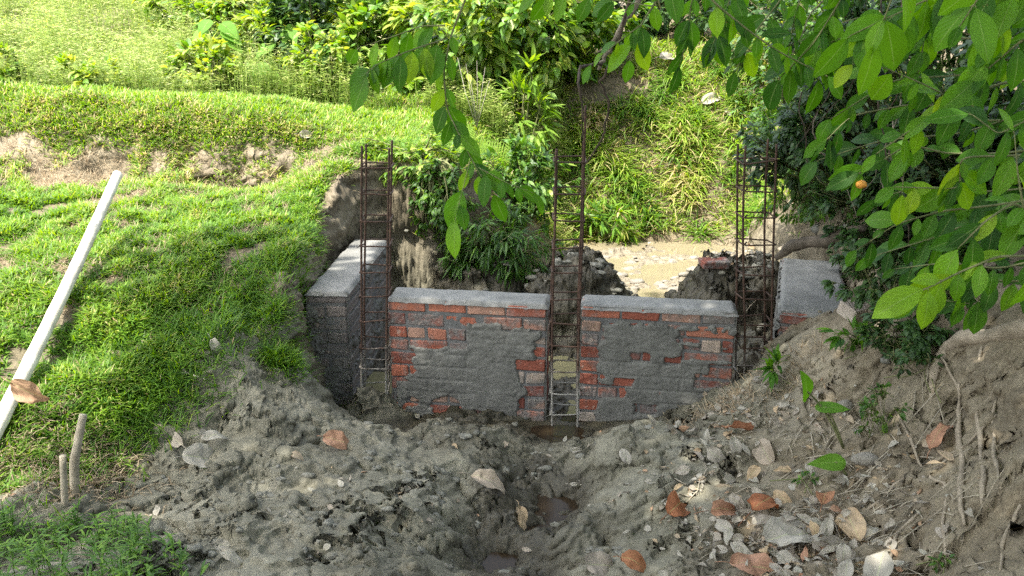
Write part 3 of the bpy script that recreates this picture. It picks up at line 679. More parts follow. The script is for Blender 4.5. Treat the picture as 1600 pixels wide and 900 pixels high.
dry(0, 0, .18, .7, -1.3, .5, 'big pinkish brown dry leaf hanging over the white bamboo pole', pos=pc+(0, -.05, .02), curl=.9, prof='taro', wave=.08)
D = [(315,722,.16,.75,.3,.98,'wide grey white dry leaf, lowest of the curled clump on the mud',1.3,'round'),
 (285,690,.16,.4,2.3,.80,'narrow grey dry leaf, upper left of the curled clump on the mud',1.5,'leaf'),
 (345,690,.14,.5,.5,.99,'whitish rolled dry leaf, right end of the curled clump on the mud',2.0,'leaf'),
 (318,684,.12,.35,1.2,.88,'thin twisted dry leaf standing up in the curled clump on the mud',2.2,'leaf'),
 (531,694,.13,.6,-.3,.46,'orange tan rounded dry leaf on the mud edge before the left abutment',1.3,'round'),
 (648,652,.12,.42,-1.0,.93,'pale grey oval dry leaf on the mud below the left middle wall',.6,'leaf'),
 (764,764,.19,.55,-.35,.72,'large pale pink folded dry leaf in the centre of the mud',1.0,'leaf'),
 (808,816,.13,.55,-1.0,.60,'yellowish tan dry leaf beside the dark puddle',.7,'leaf'),
 (934,888,.13,.75,.1,.78,'pale pink rounded dry leaf at the bottom edge',.8,'round'),
 (992,889,.11,.8,-.4,.22,'shiny orange brown dry leaf at the bottom edge',1.4,'round'),
 (1058,790,.15,.7,.9,.12,'rust red crumpled dry leaf right of the muddy mound',2.0,'round'),
 (1152,676,.14,.85,.2,.35,'round red brown dry leaf on the right bank mound',.4,'round'),
 (1198,708,.12,.75,1.4,.72,'round beige dry leaf right of the red brown one',.4,'round'),
 (1192,800,.27,.42,.8,.10,'long rust coloured curled dry leaf above the pale litter',1.6,'leaf'),
 (1130,806,.20,.4,.3,.40,'brown grey dry leaf half under the long rust leaf',1.2,'leaf'),
 (1288,788,.16,.45,1.1,.32,'tan brown dry leaf under the lower taro leaf',1.2,'leaf'),
 (1333,826,.20,.5,1.5,.62,'large beige folded dry leaf standing among the litter',1.0,'leaf'),
 (1476,686,.15,.5,.5,.40,'brown dry leaf against the foot of the right bank face',.8,'leaf'),
 (1240,850,.22,.7,.2,.97,'largest whitish grey dry leaf in the right litter',.7,'round'),
 (1300,866,.16,.6,.6,.93,'whitish dry leaf just right of the largest one in the litter',.9,'leaf'),
 (1180,893,.18,.6,-.2,.45,'brown dry leaf cut by the bottom edge below the litter',.6,'leaf'),
 (1376,892,.14,.7,.9,.95,'pale grey dry leaf at the bottom edge near the right bank',.5,'leaf'),
 (1212,600,.11,.7,.2,.82,'pale tan dry leaf on the mound beside the right steel cage',.6,'round'),
 (341,546,.11,.45,-1.1,.98,'crumpled white dry leaf at the edge of the shaded grass',2.0,'leaf'),
 (346,853,.06,.7,0.,.98,'small white dry leaf beside the wet patch on the mud',.3,'round'),
 (368,882,.12,.35,-.4,.99,'narrow white dry leaf at the bottom edge of the mud',1.3,'leaf'),
 (898,706,.07,.5,.2,.97,'small pale dry leaf beside the mouth of the water gap',.6,'leaf'),
 (900,756,.06,.3,-.1,.97,'tiny narrow pale leaf left of the muddy mound',.4,'leaf'),
 (1086,680,.10,.5,1.2,.90,'upright grey dry leaf on the slope below the right middle wall',.6,'leaf'),
 (1112,158,.26,.5,.6,.98,'bleached dry leaf at the top of the far bank',1.0,'leaf'),
 (1148,180,.24,.4,-.5,.95,'bleached dry leaf lower down the far bank',1.0,'leaf'),
 (1040,100,.35,.4,.8,.85,'large curled dry leaf hanging at the top of the far bank',1.2,'leaf'),
 (1290,865,.10,.5,2.,.5,'small brown dry leaf between two whitish ones in the litter',1.0,'leaf'),
 (480,215,.14,.5,.3,.9,'bleached dry leaf on the grassy ledge behind the pit',.8,'leaf'),
 (180,560,.10,.6,.3,.7,'faded dry leaf in the sunlit grass right of the white pole',.8,'leaf')]
for (px, py, s_, asp, rot, tn, lb, cu, pf) in D: dry(px, py, s_*1.15, asp, rot, tn, lb, curl=cu, prof=pf, tilt=(random.uniform(-.25, .25), random.uniform(-.5, .1)))
lit = G()
for k in range(70):
    px = random.gauss(1250, 75); py = random.gauss(845, 38)
    if k > 50: px = random.gauss(1120, 60); py = random.gauss(690, 45)
    if py > 915 or py < 600: continue
    dry(px, py, random.uniform(.06, .13), random.uniform(.35, .7), random.uniform(0, 6.28), random.choice((.98, .95, .9, .86, .8, .6)), '', into=lit, curl=random.uniform(.3, 2.2), tilt=(random.uniform(-.5, .5), random.uniform(-.6, .2)))
# litter of fragments nobody could count
g = lit; n = 0
cen = [((1230, 840), 90, 45, 330), ((1130, 640), 70, 40, 200), ((1090, 790), 70, 60, 120), ((1380, 760), 90, 70, 260), ((1300, 900), 120, 40, 260), ((1150, 720), 120, 80, 90), ((980, 740), 120, 90, 50), ((500, 780), 260, 80, 60), ((1150, 390), 60, 14, 160), ((60, 720), 60, 60, 60), ((1270, 640), 60, 40, 70)]
for (c, sx, sy, k) in cen:
    for _ in range(k):
        px = c[0]+random.gauss(0, sx*.7); py = c[1]+random.gauss(0, sy*.7)
        if py < 380 or py > 960 or px < -80: continue
        p = gp(px, py); 
        if p[2] < .02: continue
        nn = nrm(gn(p[0], p[1])+rng.normal(0, .35, 3)); th = random.uniform(0, 6.28); T = np.array((math.cos(th), math.sin(th), .1))
        L = random.choice((.02, .03, .04, .06))*random.uniform(.7, 1.4)
        g.sheets(p+nn*.006, T, nn, L, L*random.uniform(.3, .7), 4, 2, 'leaf', .3, random.uniform(-.5, 1.8), min(1, max(0, random.gauss(.82, .17))), .05)
tag(g.build('leaf_litter', MAT['dry']), 'scattered pale scraps of dead leaf and twig over the soil', 'leaf litter', kind='stuff')
g = G()
for _ in range(230):
    px = random.gauss(1290, 110); py = random.gauss(790, 90)
    if py > 940 or px > 1600: continue
    p = gp(px, py); th = random.gauss(.9, .7); L = random.uniform(.05, .2); e = np.array((math.cos(th), math.sin(th)*.8, 0))*L
    q = p+e; q[2] = hz(q[0], q[1]); mid = (p+q)/2; mid[2] = max(mid[2], hz(mid[0], mid[1]))+.008
    g.tube(np.array([p+(0, 0, .004), mid, q+(0, 0, .006)]), random.uniform(.0012, .003), 5)
tag(g.build('twig_litter', MAT['stake']), 'dead twigs and stems strewn over the foot of the right bank', 'twigs', kind='stuff')
g = G()
for _ in range(420):
    x = random.gauss(1.55, .42); y = random.gauss(7.35, .38); z = float(hz(x, y))
    if z < .0 or y > 8.7: continue
    blob(g, (x, y, z), random.choice((.012, .02, .03, .05))*random.uniform(.6, 1.2), (1.2, .9, .5), .5, _ % 31, 7)
tag(g.build('gravel', MAT['stone']), 'broken stones and crumbs on the pale muddy shore', 'gravel', kind='stuff')
# clods of mud
g = G()
for k in range(750):
    k = int(k*1500/750)
    if k >= 1350 and random.random() < .5: continue
    if k < 800: p = gp(random.uniform(250, 1150), random.uniform(650, 930))
    elif k < 1150: p = gp(random.uniform(820, 1230), random.uniform(400, 520))
    elif k < 1350: p = gp(random.uniform(560, 900), random.uniform(650, 760))
    else: p = gp(random.uniform(1150, 1500), random.uniform(560, 900))
    if k >= 800 and k < 1150:
        x = random.choice([random.gauss(.5, .3), random.gauss(1.65, .35), random.gauss(-.25, .3)]); y = random.gauss(6.2, .2); p = np.array((x, y, hz(x, y)))
    pz = vnoise(np.array(p[0]*1.7+3), np.array(p[1]*1.7), 25)
    if p[2] < .0: continue
    if 800 > k or k >= 1150:
        if vnoise(np.array(p[0]*5.), np.array(p[1]*5.), 321) < .5: continue
    r_ = random.choice((.006, .008, .011, .015, .022))*random.uniform(.7, 1.3)*(1.7 if 800 <= k < 1150 else 1)
    blob(g, p+(0, 0, -r_*.1), r_, (random.uniform(.8, 1.6), random.uniform(.6, 1.2), random.uniform(.4, .8)), .95, k % 37, 8)
m = M('mud_clods', .75, .3); n1 = m.noise(30, 5, .7); MAT['clod'] = m.done(m.ramp(n1, [(.3, (.10, .097, .078)), (.7, (.23, .225, .185))]), m.bump(m.noise(90, 5, .7), .8, .008))
tag(g.build('mud_clods', MAT['clod'], smooth=True), 'lumps of grey mud and soil broken up over the pit edge', 'mud clods', kind='stuff')

# ------------------------------------------------------------------ grass and weeds
def scatter(poly, n, edge=.0, box=None, gap=0., gs=2.5, seed=0):
    P = np.array(poly); lo = P.min(0) if box is None else np.array(box[0]); hi = P.max(0) if box is None else np.array(box[1])
    x = rng.uniform(lo[0], hi[0], n); y = rng.uniform(lo[1], hi[1], n)
    s_ = poly_sdf(x+.25*(fbm(x*3, y*3, 61)-.5), y+.25*(fbm(x*3, y*3, 67)-.5), poly)
    k = s_ > edge*(.3+rng.random(n))
    if gap: k &= fbm(x*gs, y*gs, seed+3) > gap-.15*rng.random(n)
    return x[k], y[k]
def blades(g, x, y, L, W, lean=.8, tint=None, nu=3, curl=(.3, 1.4), z=0.):
    n = len(x); th = rng.random(n)*2*np.pi; le = lean*np.sqrt(rng.random(n))
    N0 = gn(x, y, .06); T = nrm(np.stack((np.cos(th)*le, np.sin(th)*le-.12, np.ones(n)*.9), -1)+N0*.35)
    N = -np.stack((np.cos(th), np.sin(th), -.3*np.ones(n)), -1)
    pos = np.stack((x, y, hz(x, y)-.006+z), -1)
    g.sheets(pos, T, N, L, W, nu, 1, 'blade', 0., rng.uniform(*curl, n), tint)
# left bank turf: short broad blades
BANK = [(-4.6,2.9)]+LEFTG[2:14]+[(-1.2,7.3),(-6,7.6)]
g = G(); x, y = scatter(BANK, 260000, .05, ((-4.2, 2.9), (-1.1, 7.5)))
bare = fbm(x*2.1+2, y*2.1, 77); cl = fbm(x*7, y*7, 78); k = (bare+.25*cl > .60-.30*sstep(6.1, 5.2, y)-.1*rng.random(len(x))) & (cl > .30+.12*rng.random(len(x)))
k &= ~((y > 6.80) & (y < 7.05) & (rng.random(len(x)) < .70-.5*sstep(.45, .7, fbm(x*3, y*3, 79))))
k &= ~((y > 6.1) & (y < 6.85) & (rng.random(len(x)) < .25)); x, y, cl = x[k], y[k], cl[k]
n = len(x); tt = np.clip(.05+.85*cl+rng.normal(0, .17, n)+.35*sstep(6.1, 6.9, y)*(rng.random(n) < .45), 0, 1)
blades(g, x, y, (.03+.05*rng.random(n))*(.45+1.1*cl), .0055+.0055*rng.random(n), 1.5, tt, z=.02*sstep(.4, .65, cl))
# taller tufts fringing the mud edge
fr = []
for (px, py, s_, k) in ((440, 560, .05, 900), (445, 520, .06, 700), (300, 560, .12, 900), (230, 610, .12, 1100), (180, 650, .12, 1100), (340, 500, .14, 900), (60, 700, .2, 1500), (400, 470, .12, 900), (470, 430, .08, 600), (490, 380, .1, 700)):
    p = gp(px, py); xx = p[0]+rng.normal(0, s_, k); yy = p[1]+rng.normal(0, s_, k); blades(g, xx, yy, .06+.08*rng.random(k), .005+.003*rng.random(k), 1.1, np.clip(rng.normal(.4, .2, k), 0, 1))
tag(g.build('grass', MAT['grass']), 'short bright green grass covering the left bank', 'grass', kind='stuff')
g = G()                                                     # dead straw under and beside it
x, y = scatter(BANK, 60000, .02, ((-4.2, 2.9), (-1.1, 7.5))); k = (fbm(x*2.1+2, y*2.1, 77) < .5) | (y > 6.2); x, y = x[k], y[k]
blades(g, x, y, .04+.06*rng.random(len(x)), .004, 1.8)
for (px, py, sx, sy, k) in ((1050, 250, .5, .5, 1500), (1130, 330, .4, .3, 1500), (1000, 150, .6, .5, 1200), (60, 740, .20, .1, 2600), (20, 690, .15, .15, 1200), (160, 700, .08, .08, 500), (1150, 620, .15, .12, 500), (1260, 560, .1, .1, 150)):
    p = gp(px, py); blades(g, p[0]+rng.normal(0, sx, k), p[1]+rng.normal(0, sy, k), .05+.07*rng.random(k), .004+.003*rng.random(k), 2.2)
tag(g.build('dead_grass', MAT['deadgrass']), 'bleached straw lying through the turf and at its foot', 'dry grass', kind='stuff')
g = G()                                                     # bottom-left corner herbs
for k in range(260):
    px = random.uniform(-60, 300); py = random.uniform(815, 1000)
    if px > 215 and py < 850: continue
    if px > 250 and random.random() < .6: continue
    p = gp(px, py); hgt = random.uniform(.05, .15); tip = p+(random.gauss(0, .02), random.gauss(0, .02), hgt)
    g.tube(np.array([p, (p+tip)/2+(.004, 0, 0), tip]), .0018, 4, .3)
    m_ = random.randint(7, 12); ts = rng.uniform(.2, 1, m_); th = rng.random(m_)*6.28
    g.sheets(p[None]*(1-ts[:, None])+tip[None]*ts[:, None], np.stack((np.cos(th), np.sin(th), .5*np.ones(m_)), 1), np.tile((0, 0, 1.), (m_, 1)), rng.uniform(.035, .07, m_), rng.uniform(.007, .012, m_), 4, 1, 'leaf', 0, .7, rng.uniform(.1, .6, m_))
tag(g.build('herbs', MAT['grass']), 'low narrow leaved green herbs in the bottom left corner', 'herbs', kind='stuff')
# ledge top and far bank: longer grass
g = G(); x, y = scatter([(-6, 7.0), (-1.2, 7.0), (-1.15, 6.6), (-.55, 6.62), (-.3, 7.0), (0, 7.5), (.3, 8.4), (-.5, 9.0), (-7, 9.0)], 120000)
blades(g, x, y, .04+.06*rng.random(len(x)), .007+.005*rng.random(len(x)), .9, np.clip(rng.normal(.62, .22, len(x)), 0, 1))
for k in range(26):                                         # hanging over the cut
    px = random.uniform(545, 700); p = gp(px, 236); n = 260; blades(g, p[0]+rng.normal(0, .06, n), p[1]+rng.normal(0, .05, n), .06+.09*rng.random(n), .009, 1.6, np.clip(rng.normal(.5, .2, n), 0, 1), curl=(.8, 2.2))
tag(g.build('grass', MAT['grass']), 'sunlit grass on the ledge path behind the pit', 'grass', kind='stuff')
g = G(); FARB = [(-.3, 7.2), (.1, 7.5), (.45, 8.1), (.7, 8.75), (1.6, 8.85), (2.35, 8.75), (2.5, 7.6), (2.2, 6.6), (3.6, 6.5), (4, 10.9), (-.6, 10.9)]
x, y = scatter(FARB, 60000, .03, gap=.47, gs=3.0, seed=5); n = len(x)
tt = np.clip(rng.normal(.74, .2, n), 0, 1); blades(g, x, y, .06+.16*rng.random(n), .008+.007*rng.random(n), 1.3, tt, 4, (.5, 2.0))
for k in range(150):                                        # arching tufts
    xx = random.uniform(-.2, 2.9); yy = random.uniform(7.6, 10.3)
    if poly_sdf(np.array(xx), np.array(yy), FARB) < .02: continue
    n = 80; blades(g, xx+rng.normal(0, .05, n), yy+rng.normal(0, .05, n), rng.uniform(.15, .36, n), .010+.006*rng.random(n), 1.2, np.clip(rng.normal(.68, .2)+rng.normal(0, .12, n), 0, 1), 5, (.8, 2.2))
tag(g.build('grass', MAT['grass']), 'long arching grass over the sunlit far bank', 'grass', kind='stuff')
# field of fine weeds
g = G(); n = 30000; x = rng.uniform(-8, .6, n); y = 8.45+.25*fbm(x*1.5, x*0, 3)+rng.random(n)**1.3*6.3; k = fbm(x*2.3, y*2.3, 47) > .36+.1*rng.random(n); x, y = x[k], y[k]; n = len(x)
hgt = (.12+.42*rng.random(n))*(.25+1.5*fbm(x*1.6, y*1.6, 7))*(.6+.8*fbm(x*6, y*6, 17, 2)); base = np.stack((x, y, hz(x, y)), -1)
tl = rng.normal(0, .12, (n, 2)); tip = base+np.stack((tl[:, 0]*hgt, tl[:, 1]*hgt, hgt), -1)
T = tip-base; g.sheets(base, T, np.tile((0, -1., .1), (n, 1)), np.linalg.norm(T, axis=1), .006, 2, 1, 'blade', 0, .15, np.clip(rng.normal(.45, .15, n), 0, 1))
for k in range(9):
    f_ = rng.uniform(.25, 1.02, n)[:, None]; th = rng.random(n)*6.28
    g.sheets(base+(tip-base)*f_, np.stack((np.cos(th), np.sin(th), .6+0*th), -1), np.tile((0, -.3, 1.), (n, 1)), rng.uniform(.03, .085, n)*(1+.5*(y > 10)), rng.uniform(.007, .020, n), 2, 1, 'leaf', 0, .7, np.clip(.45+.5*(f_[:, 0]-.6)+rng.normal(0, .18, n), 0, 1))
tag(g.build('weeds', MAT['weed']), 'tall pale green weeds filling the field behind the ledge', 'weeds', kind='stuff')

# ------------------------------------------------------------------ bushes, trees, plants
def bush(name, base, crown, rad, nleaf, L, asp, mat, label, cat='bush', group=None, stem='stem', seed=0, prof='leaf', clumps=34, nv=2, nu=4, droop=.3, trunk_r=.03, cov=1.0, leafname='foliage', tintmu=.5):
    r = np.random.default_rng(seed+100); base = np.array(base, float); crown = np.array(crown, float); rad = np.array(rad, float)
    root = empty(name, tuple(base), label, cat, group)
    gs, gl = G(), G()
    per = max(6, nleaf//clumps)
    for k in range(clumps):
        d = nrm(r.normal(0, 1, 3)); rr = r.random()**.45*cov; c = crown+d*rad*rr
        mid = (base+c)/2+r.normal(0, .12, 3)*rad; mid[2] = max(mid[2], base[2]+.05)
        t = np.linspace(0, 1, 9)[:, None]; b0 = base+np.append(r.normal(0, .06, 2), 0)
        path = b0*(1-t)**2+2*mid*t*(1-t)+c*t*t
        gs.tube(path-base, np.linspace(trunk_r*.5, trunk_r*.12, 9), 5)
        m_ = per; cr = .30*rad.mean()
        tw = nrm(r.normal(0, 1, (4, 3)))*cr*rad/rad.mean()          # twigs of the clump
        for w_ in tw: gs.tube(np.array([path[-2]-base, c+w_*.5-base, c+w_-base]), (.004, .003, .0015), 4)
        wi = r.integers(0, 4, m_); f_ = r.random(m_)**.7
        pos = c+tw[wi]*f_[:, None]+r.normal(0, .10, (m_, 3))*cr
        out = nrm(pos-c+(pos-crown)*.5+r.normal(0, .3, (m_, 3))*cr); T = out+r.normal(0, .35, (m_, 3)); T[:, 2] -= droop
        N = np.tile((0, 0, 1.), (m_, 1))+out*.5+r.normal(0, .35, (m_, 3))
        gl.sheets(pos-base, T, N, L*r.uniform(.6, 1.15, m_), L*asp*r.uniform(.8, 1.15, m_), nu, nv, prof, .18, r.uniform(.1, .9, m_), np.clip(r.normal(tintmu, .22, m_)+r.normal(0, .1), 0, 1))
    gs.build('stem', MAT[stem], root); gl.build(leafname, MAT[mat], root)
    return root
# behind the far bank, left to right
def gz(x, y): return float(hz(x, y))
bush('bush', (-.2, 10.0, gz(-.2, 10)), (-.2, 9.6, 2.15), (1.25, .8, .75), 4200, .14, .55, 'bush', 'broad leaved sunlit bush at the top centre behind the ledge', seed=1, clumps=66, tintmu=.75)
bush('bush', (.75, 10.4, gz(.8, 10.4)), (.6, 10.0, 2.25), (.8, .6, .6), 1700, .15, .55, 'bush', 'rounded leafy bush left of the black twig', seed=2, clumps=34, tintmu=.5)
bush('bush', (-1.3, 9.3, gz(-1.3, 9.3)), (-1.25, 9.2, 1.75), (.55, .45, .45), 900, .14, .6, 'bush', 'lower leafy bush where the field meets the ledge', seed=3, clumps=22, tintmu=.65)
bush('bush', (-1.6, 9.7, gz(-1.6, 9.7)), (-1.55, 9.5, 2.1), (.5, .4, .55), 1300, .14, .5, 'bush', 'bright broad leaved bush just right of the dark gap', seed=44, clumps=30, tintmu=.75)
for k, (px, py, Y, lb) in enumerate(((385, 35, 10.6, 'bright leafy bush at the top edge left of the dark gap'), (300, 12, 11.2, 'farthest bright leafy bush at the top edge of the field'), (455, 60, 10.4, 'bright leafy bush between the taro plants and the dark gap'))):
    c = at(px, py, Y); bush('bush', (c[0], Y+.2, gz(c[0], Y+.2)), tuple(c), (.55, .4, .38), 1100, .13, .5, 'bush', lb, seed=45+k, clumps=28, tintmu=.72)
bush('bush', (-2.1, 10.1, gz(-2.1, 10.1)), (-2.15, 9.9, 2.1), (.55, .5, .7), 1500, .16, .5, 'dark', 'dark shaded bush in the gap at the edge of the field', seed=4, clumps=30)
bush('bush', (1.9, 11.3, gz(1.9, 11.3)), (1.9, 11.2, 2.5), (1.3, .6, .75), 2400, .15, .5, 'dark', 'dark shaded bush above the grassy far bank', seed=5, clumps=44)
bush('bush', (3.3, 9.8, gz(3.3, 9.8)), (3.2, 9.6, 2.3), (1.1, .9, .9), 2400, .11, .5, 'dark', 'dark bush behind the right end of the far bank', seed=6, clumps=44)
for k, (x, y, zc, r_, lb) in enumerate(((-7, 15.5, 3.6, 2.4, 'tall tree at the far left behind the field'), (-3.4, 16, 3.4, 2.2, 'tall tree behind the left half of the field'), (-.3, 15, 3.4, 2.0, 'tall tree behind the broad leaved bush'), (2.6, 14.6, 3.4, 2.0, 'tall tree behind the dark bush on the far bank'), (5.6, 14, 3.6, 2.2, 'tall tree far behind the right side bushes'))):
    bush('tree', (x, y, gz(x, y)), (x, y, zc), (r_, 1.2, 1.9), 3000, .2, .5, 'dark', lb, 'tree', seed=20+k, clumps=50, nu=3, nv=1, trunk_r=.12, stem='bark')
for k, (x, y, zc, r_, lb) in enumerate(((5.5, -3.5, 2.8, 2.6, 'unseen tree added behind the camera on the right to block the sky'), (1.2, -5.2, 2.8, 2.6, 'unseen tree added straight behind the camera to block the sky'), (6.8, 2.2, 3.0, 2.3, 'unseen tree added right of the bank to block side light'), (6.5, 6.5, 3.0, 2.2, 'unseen tree added on the right beyond the shrubs to block side light'), (-3.4, -5.0, 2.6, 2.2, 'unseen tree added behind the camera on the left to block the sky'))):
    bush('tree', (x, y, gz(x, y)), (x, y, zc), (r_, r_*.7, 2.3), 5200, .26, .55, 'dark', lb, 'tree', seed=80+k, clumps=60, nu=2, nv=1, trunk_r=.12, stem='bark')  # out-of-frame trees, added to block low sky and give the light a direction
# right side: tangled shrubs on the bank beyond the abutment
bush('shrub', (2.35, 6.6, gz(2.35, 6.6)), (2.3, 6.5, 1.45), (.55, .8, .62), 5200, .055, .5, 'bush', 'tangle of small leaved creepers above the right abutment wall', seed=7, clumps=60, nv=1, nu=3, trunk_r=.02, tintmu=.25)  # leaf tint lowered to paint deep shade into the tangle
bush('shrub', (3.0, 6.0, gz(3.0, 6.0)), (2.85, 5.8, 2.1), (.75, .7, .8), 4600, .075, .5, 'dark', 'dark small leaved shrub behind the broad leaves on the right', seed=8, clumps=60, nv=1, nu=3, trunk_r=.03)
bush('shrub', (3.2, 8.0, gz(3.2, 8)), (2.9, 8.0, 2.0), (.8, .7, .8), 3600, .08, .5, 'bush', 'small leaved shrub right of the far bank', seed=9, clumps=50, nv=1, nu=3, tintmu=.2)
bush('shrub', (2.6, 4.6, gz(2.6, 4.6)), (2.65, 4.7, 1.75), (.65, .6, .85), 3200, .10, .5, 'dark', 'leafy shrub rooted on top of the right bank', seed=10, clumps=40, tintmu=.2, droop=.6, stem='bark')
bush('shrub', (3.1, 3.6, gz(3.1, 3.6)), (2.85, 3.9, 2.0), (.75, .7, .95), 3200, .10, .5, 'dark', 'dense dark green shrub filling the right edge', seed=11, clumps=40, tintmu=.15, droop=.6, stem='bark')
for k, (px, py, Y, r_, lb) in enumerate(((1285, 230, 5.0, .42, 'small leaved shrub coloured dark for deep shade beyond the right steel cage'), (1395, 330, 4.6, .42, 'small leaved shrub coloured dark for deep shade behind the orange fruit'), (1330, 110, 5.0, .5, 'small leaved shrub coloured dark for deep shade high up behind the broad leaves'), (1500, 250, 4.4, .5, 'small leaved shrub coloured dark for deep shade behind the broad leaves at the right'))):
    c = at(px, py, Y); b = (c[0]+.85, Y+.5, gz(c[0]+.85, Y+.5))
    bush('shrub', b, tuple(c), (r_, r_*.6, r_*.8), 2600, .06, .5, 'dark', lb, seed=90+k, clumps=50, nv=1, nu=3, trunk_r=.02, tintmu=.3)  # shrubs added to deepen the dark; their leaf colour carries the shade
# far-bank shrubby herbs, plants at the pit's back edge
bush('plant', (-.22, 6.95, gz(-.22, 6.95)), (-.2, 6.85, gz(-.22, 6.95)+.12), (.35, .25, .2), 500, .16, .12, 'bush', 'shaded strap leaved plant hanging into the pit behind the left middle wall', 'plant', seed=12, clumps=20, prof='blade', nu=5, nv=1, droop=.5)
bush('plant', (-.75, 6.9, gz(-.75, 6.9)), (-.72, 6.72, gz(-.75, 6.9)+.02), (.38, .2, .22), 900, .07, .4, 'bush', 'leafy creeper over the cut behind the left steel cage', 'plant', seed=13, clumps=26, nv=1, tintmu=.75)
bush('plant', (1.0, 8.9, gz(1.0, 8.9)), (1.0, 8.85, gz(1., 8.9)+.2), (.4, .2, .25), 600, .15, .14, 'grass', 'clump of arching leaves above the milky pool', 'plant', seed=14, clumps=24, prof='blade', nu=5, nv=1, droop=.4)
bush('plant', (.12, 9.0, gz(.12, 9)), (.15, 8.9, gz(.12, 9)+.45), (.3, .25, .5), 420, .20, .2, 'fern', 'upright pale green plant with narrow leaves left of the black twig', 'plant', seed=15, clumps=18, nu=4, nv=1, tintmu=.7)
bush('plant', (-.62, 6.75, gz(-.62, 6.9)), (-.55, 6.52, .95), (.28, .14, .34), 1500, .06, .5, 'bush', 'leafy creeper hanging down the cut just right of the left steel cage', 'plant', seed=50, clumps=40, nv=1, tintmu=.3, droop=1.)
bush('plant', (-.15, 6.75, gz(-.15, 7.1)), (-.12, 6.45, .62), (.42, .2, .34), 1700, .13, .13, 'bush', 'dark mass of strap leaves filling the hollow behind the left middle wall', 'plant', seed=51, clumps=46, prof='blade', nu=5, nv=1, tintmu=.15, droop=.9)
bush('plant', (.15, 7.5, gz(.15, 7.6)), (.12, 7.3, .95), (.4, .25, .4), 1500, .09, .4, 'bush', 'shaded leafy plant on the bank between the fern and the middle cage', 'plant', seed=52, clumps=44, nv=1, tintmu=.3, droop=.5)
for k, (px, py, w_, lb) in enumerate(((1425, 560, .22, 'added dark creeper standing for the shade in the hollow under the thick root'), (1370, 470, .26, 'dark leafy creeper at the top of the right bank behind the bright leaf'), (1480, 470, .25, 'dark leafy creeper above the thick root'), (1350, 425, .2, 'small dark creeper beside the dead log'))):
    p = gp(px, py); bush('creeper', tuple(p), tuple(p+(0, 0, .14)), (w_, w_*.7, .16), 900, .055, .5, 'dark', lb, 'creeper', seed=60+k, clumps=26, nv=1, nu=3, trunk_r=.008)  # first creeper is added, its dark leaves standing for the hollow's shade
for k, (px, Y, r_, zz, lb) in enumerate(((330, 9.0, .35, .28, 'low clump of bright weeds at the front of the field'), (520, 9.0, .4, .4, 'bright leafy clump beside the dark gap'), (445, 9.9, .5, .5, 'rear leafy clump in front of the dark bush'), (150, 8.8, .35, .15, 'broad leaved weeds along the front edge of the field'), (20, 8.8, .3, .15, 'broad leaved weeds at the left end of the field edge'))):
    x = (px-800)/F*Y; bush('bush', (x, Y, gz(x, Y)), (x, Y, gz(x, Y)+zz), (r_, .3, .28), 700, .12, .5, 'bush', lb, seed=70+k, clumps=26, tintmu=.8)
# fern fronds
def fern(px, py, Y, label, seed, dirs, L=.45):
    r = np.random.default_rng(seed); b = at(px, py, Y); root = empty('fern', tuple(b), label, 'fern')
    for (dx, dz) in dirs:
        g = G(); t = np.linspace(0, 1, 16); P = np.stack((dx*L*t, -.15*L*t, dz*L*t-.35*L*t*t), 1); g.tube(P, np.linspace(.004, .001, 16), 4)
        for sd in (-1, 1):
            d = nrm(np.gradient(P, axis=0)); side = nrm(np.cross(d, (0, -1, .3)))*sd
            g.sheets(P[1:], (side+d*.45)[1:], np.tile((0, -1, .4), (15, 1)), .30*L*np.sin(np.pi*(t[1:]*.8+.2))**.8+.01, .016, 3, 1, 'blade', 0, .3, .6+.3*r.random(15))
        g.build('frond', MAT['fern'], root)
fern(700, 250, 7.6, 'arching fern in front of the bush at the pit edge', 1, [(-.3, 1.1), (.5, 1.), (.9, .6), (.1, 1.2)])
fern(800, 265, 7.8, 'second fern with a level frond right of the first', 2, [(-.6, .8), (.8, .5), (.2, 1.)])
# pale leafless stems
root = empty('dead_weed', tuple(at(745, 200, 8.3)), 'pale leafless weed stems standing in front of the dark bush', 'dead plant')
b0 = at(745, 205, 8.3)
for (px, py) in ((715, 95), (728, 105), (745, 100), (758, 110), (735, 130), (765, 130)):
    g = G(); e = at(px, py, 8.3+random.uniform(-.1, .1)); m_ = (b0+e)/2+(random.uniform(-.03, .03), 0, .02)
    g.tube(np.array([b0, m_, e])-b0, (.0035, .0025, .001), 5); g.build('stem', MAT['palestem'], root)
# taro plants
def taro(base, leaves, label, seed):
    root = empty('taro_plant', tuple(base), label, 'plant')
    for (tip, T, N, L, W, tn) in leaves:
        tip = np.array(tip); st = tip-base; g = G(); t = np.linspace(0, 1, 8)[:, None]
        P = st*t+np.array((0, .04, .08))*np.sin(t*np.pi)*np.linalg.norm(st)
        g.tube(P, np.linspace(.006, .0035, 8)*max(1, L/.15), 6); g.build('stalk', MAT['stem'], root)
        g = G(); T = nrm(np.array(T, float)); g.sheets(st-T*L*.28, T, N, L, W, 10, 6, 'taro', .12, .5, tn, .015); g.build('leaf', MAT['taro'], root)
b = gp(1318, 700); Y = b[1]
taro(b, [(at(1262, 612, Y-.05), (-.15, -.35, .9), (.9, -.9, .3), .17, .11, .35), (at(1290, 636, Y-.03), (1., -.2, .2), (-.1, -.5, 1.), .16, .07, .5)], 'taro plant with an upright leaf and a level leaf on the right bank', 1)
b = gp(1322, 742); taro(b, [(at(1306, 722, b[1]-.02), (-1, -.2, .12), (0, -.8, .8), .17, .08, .6)], 'low taro plant with one bright leaf above the brown litter', 2)
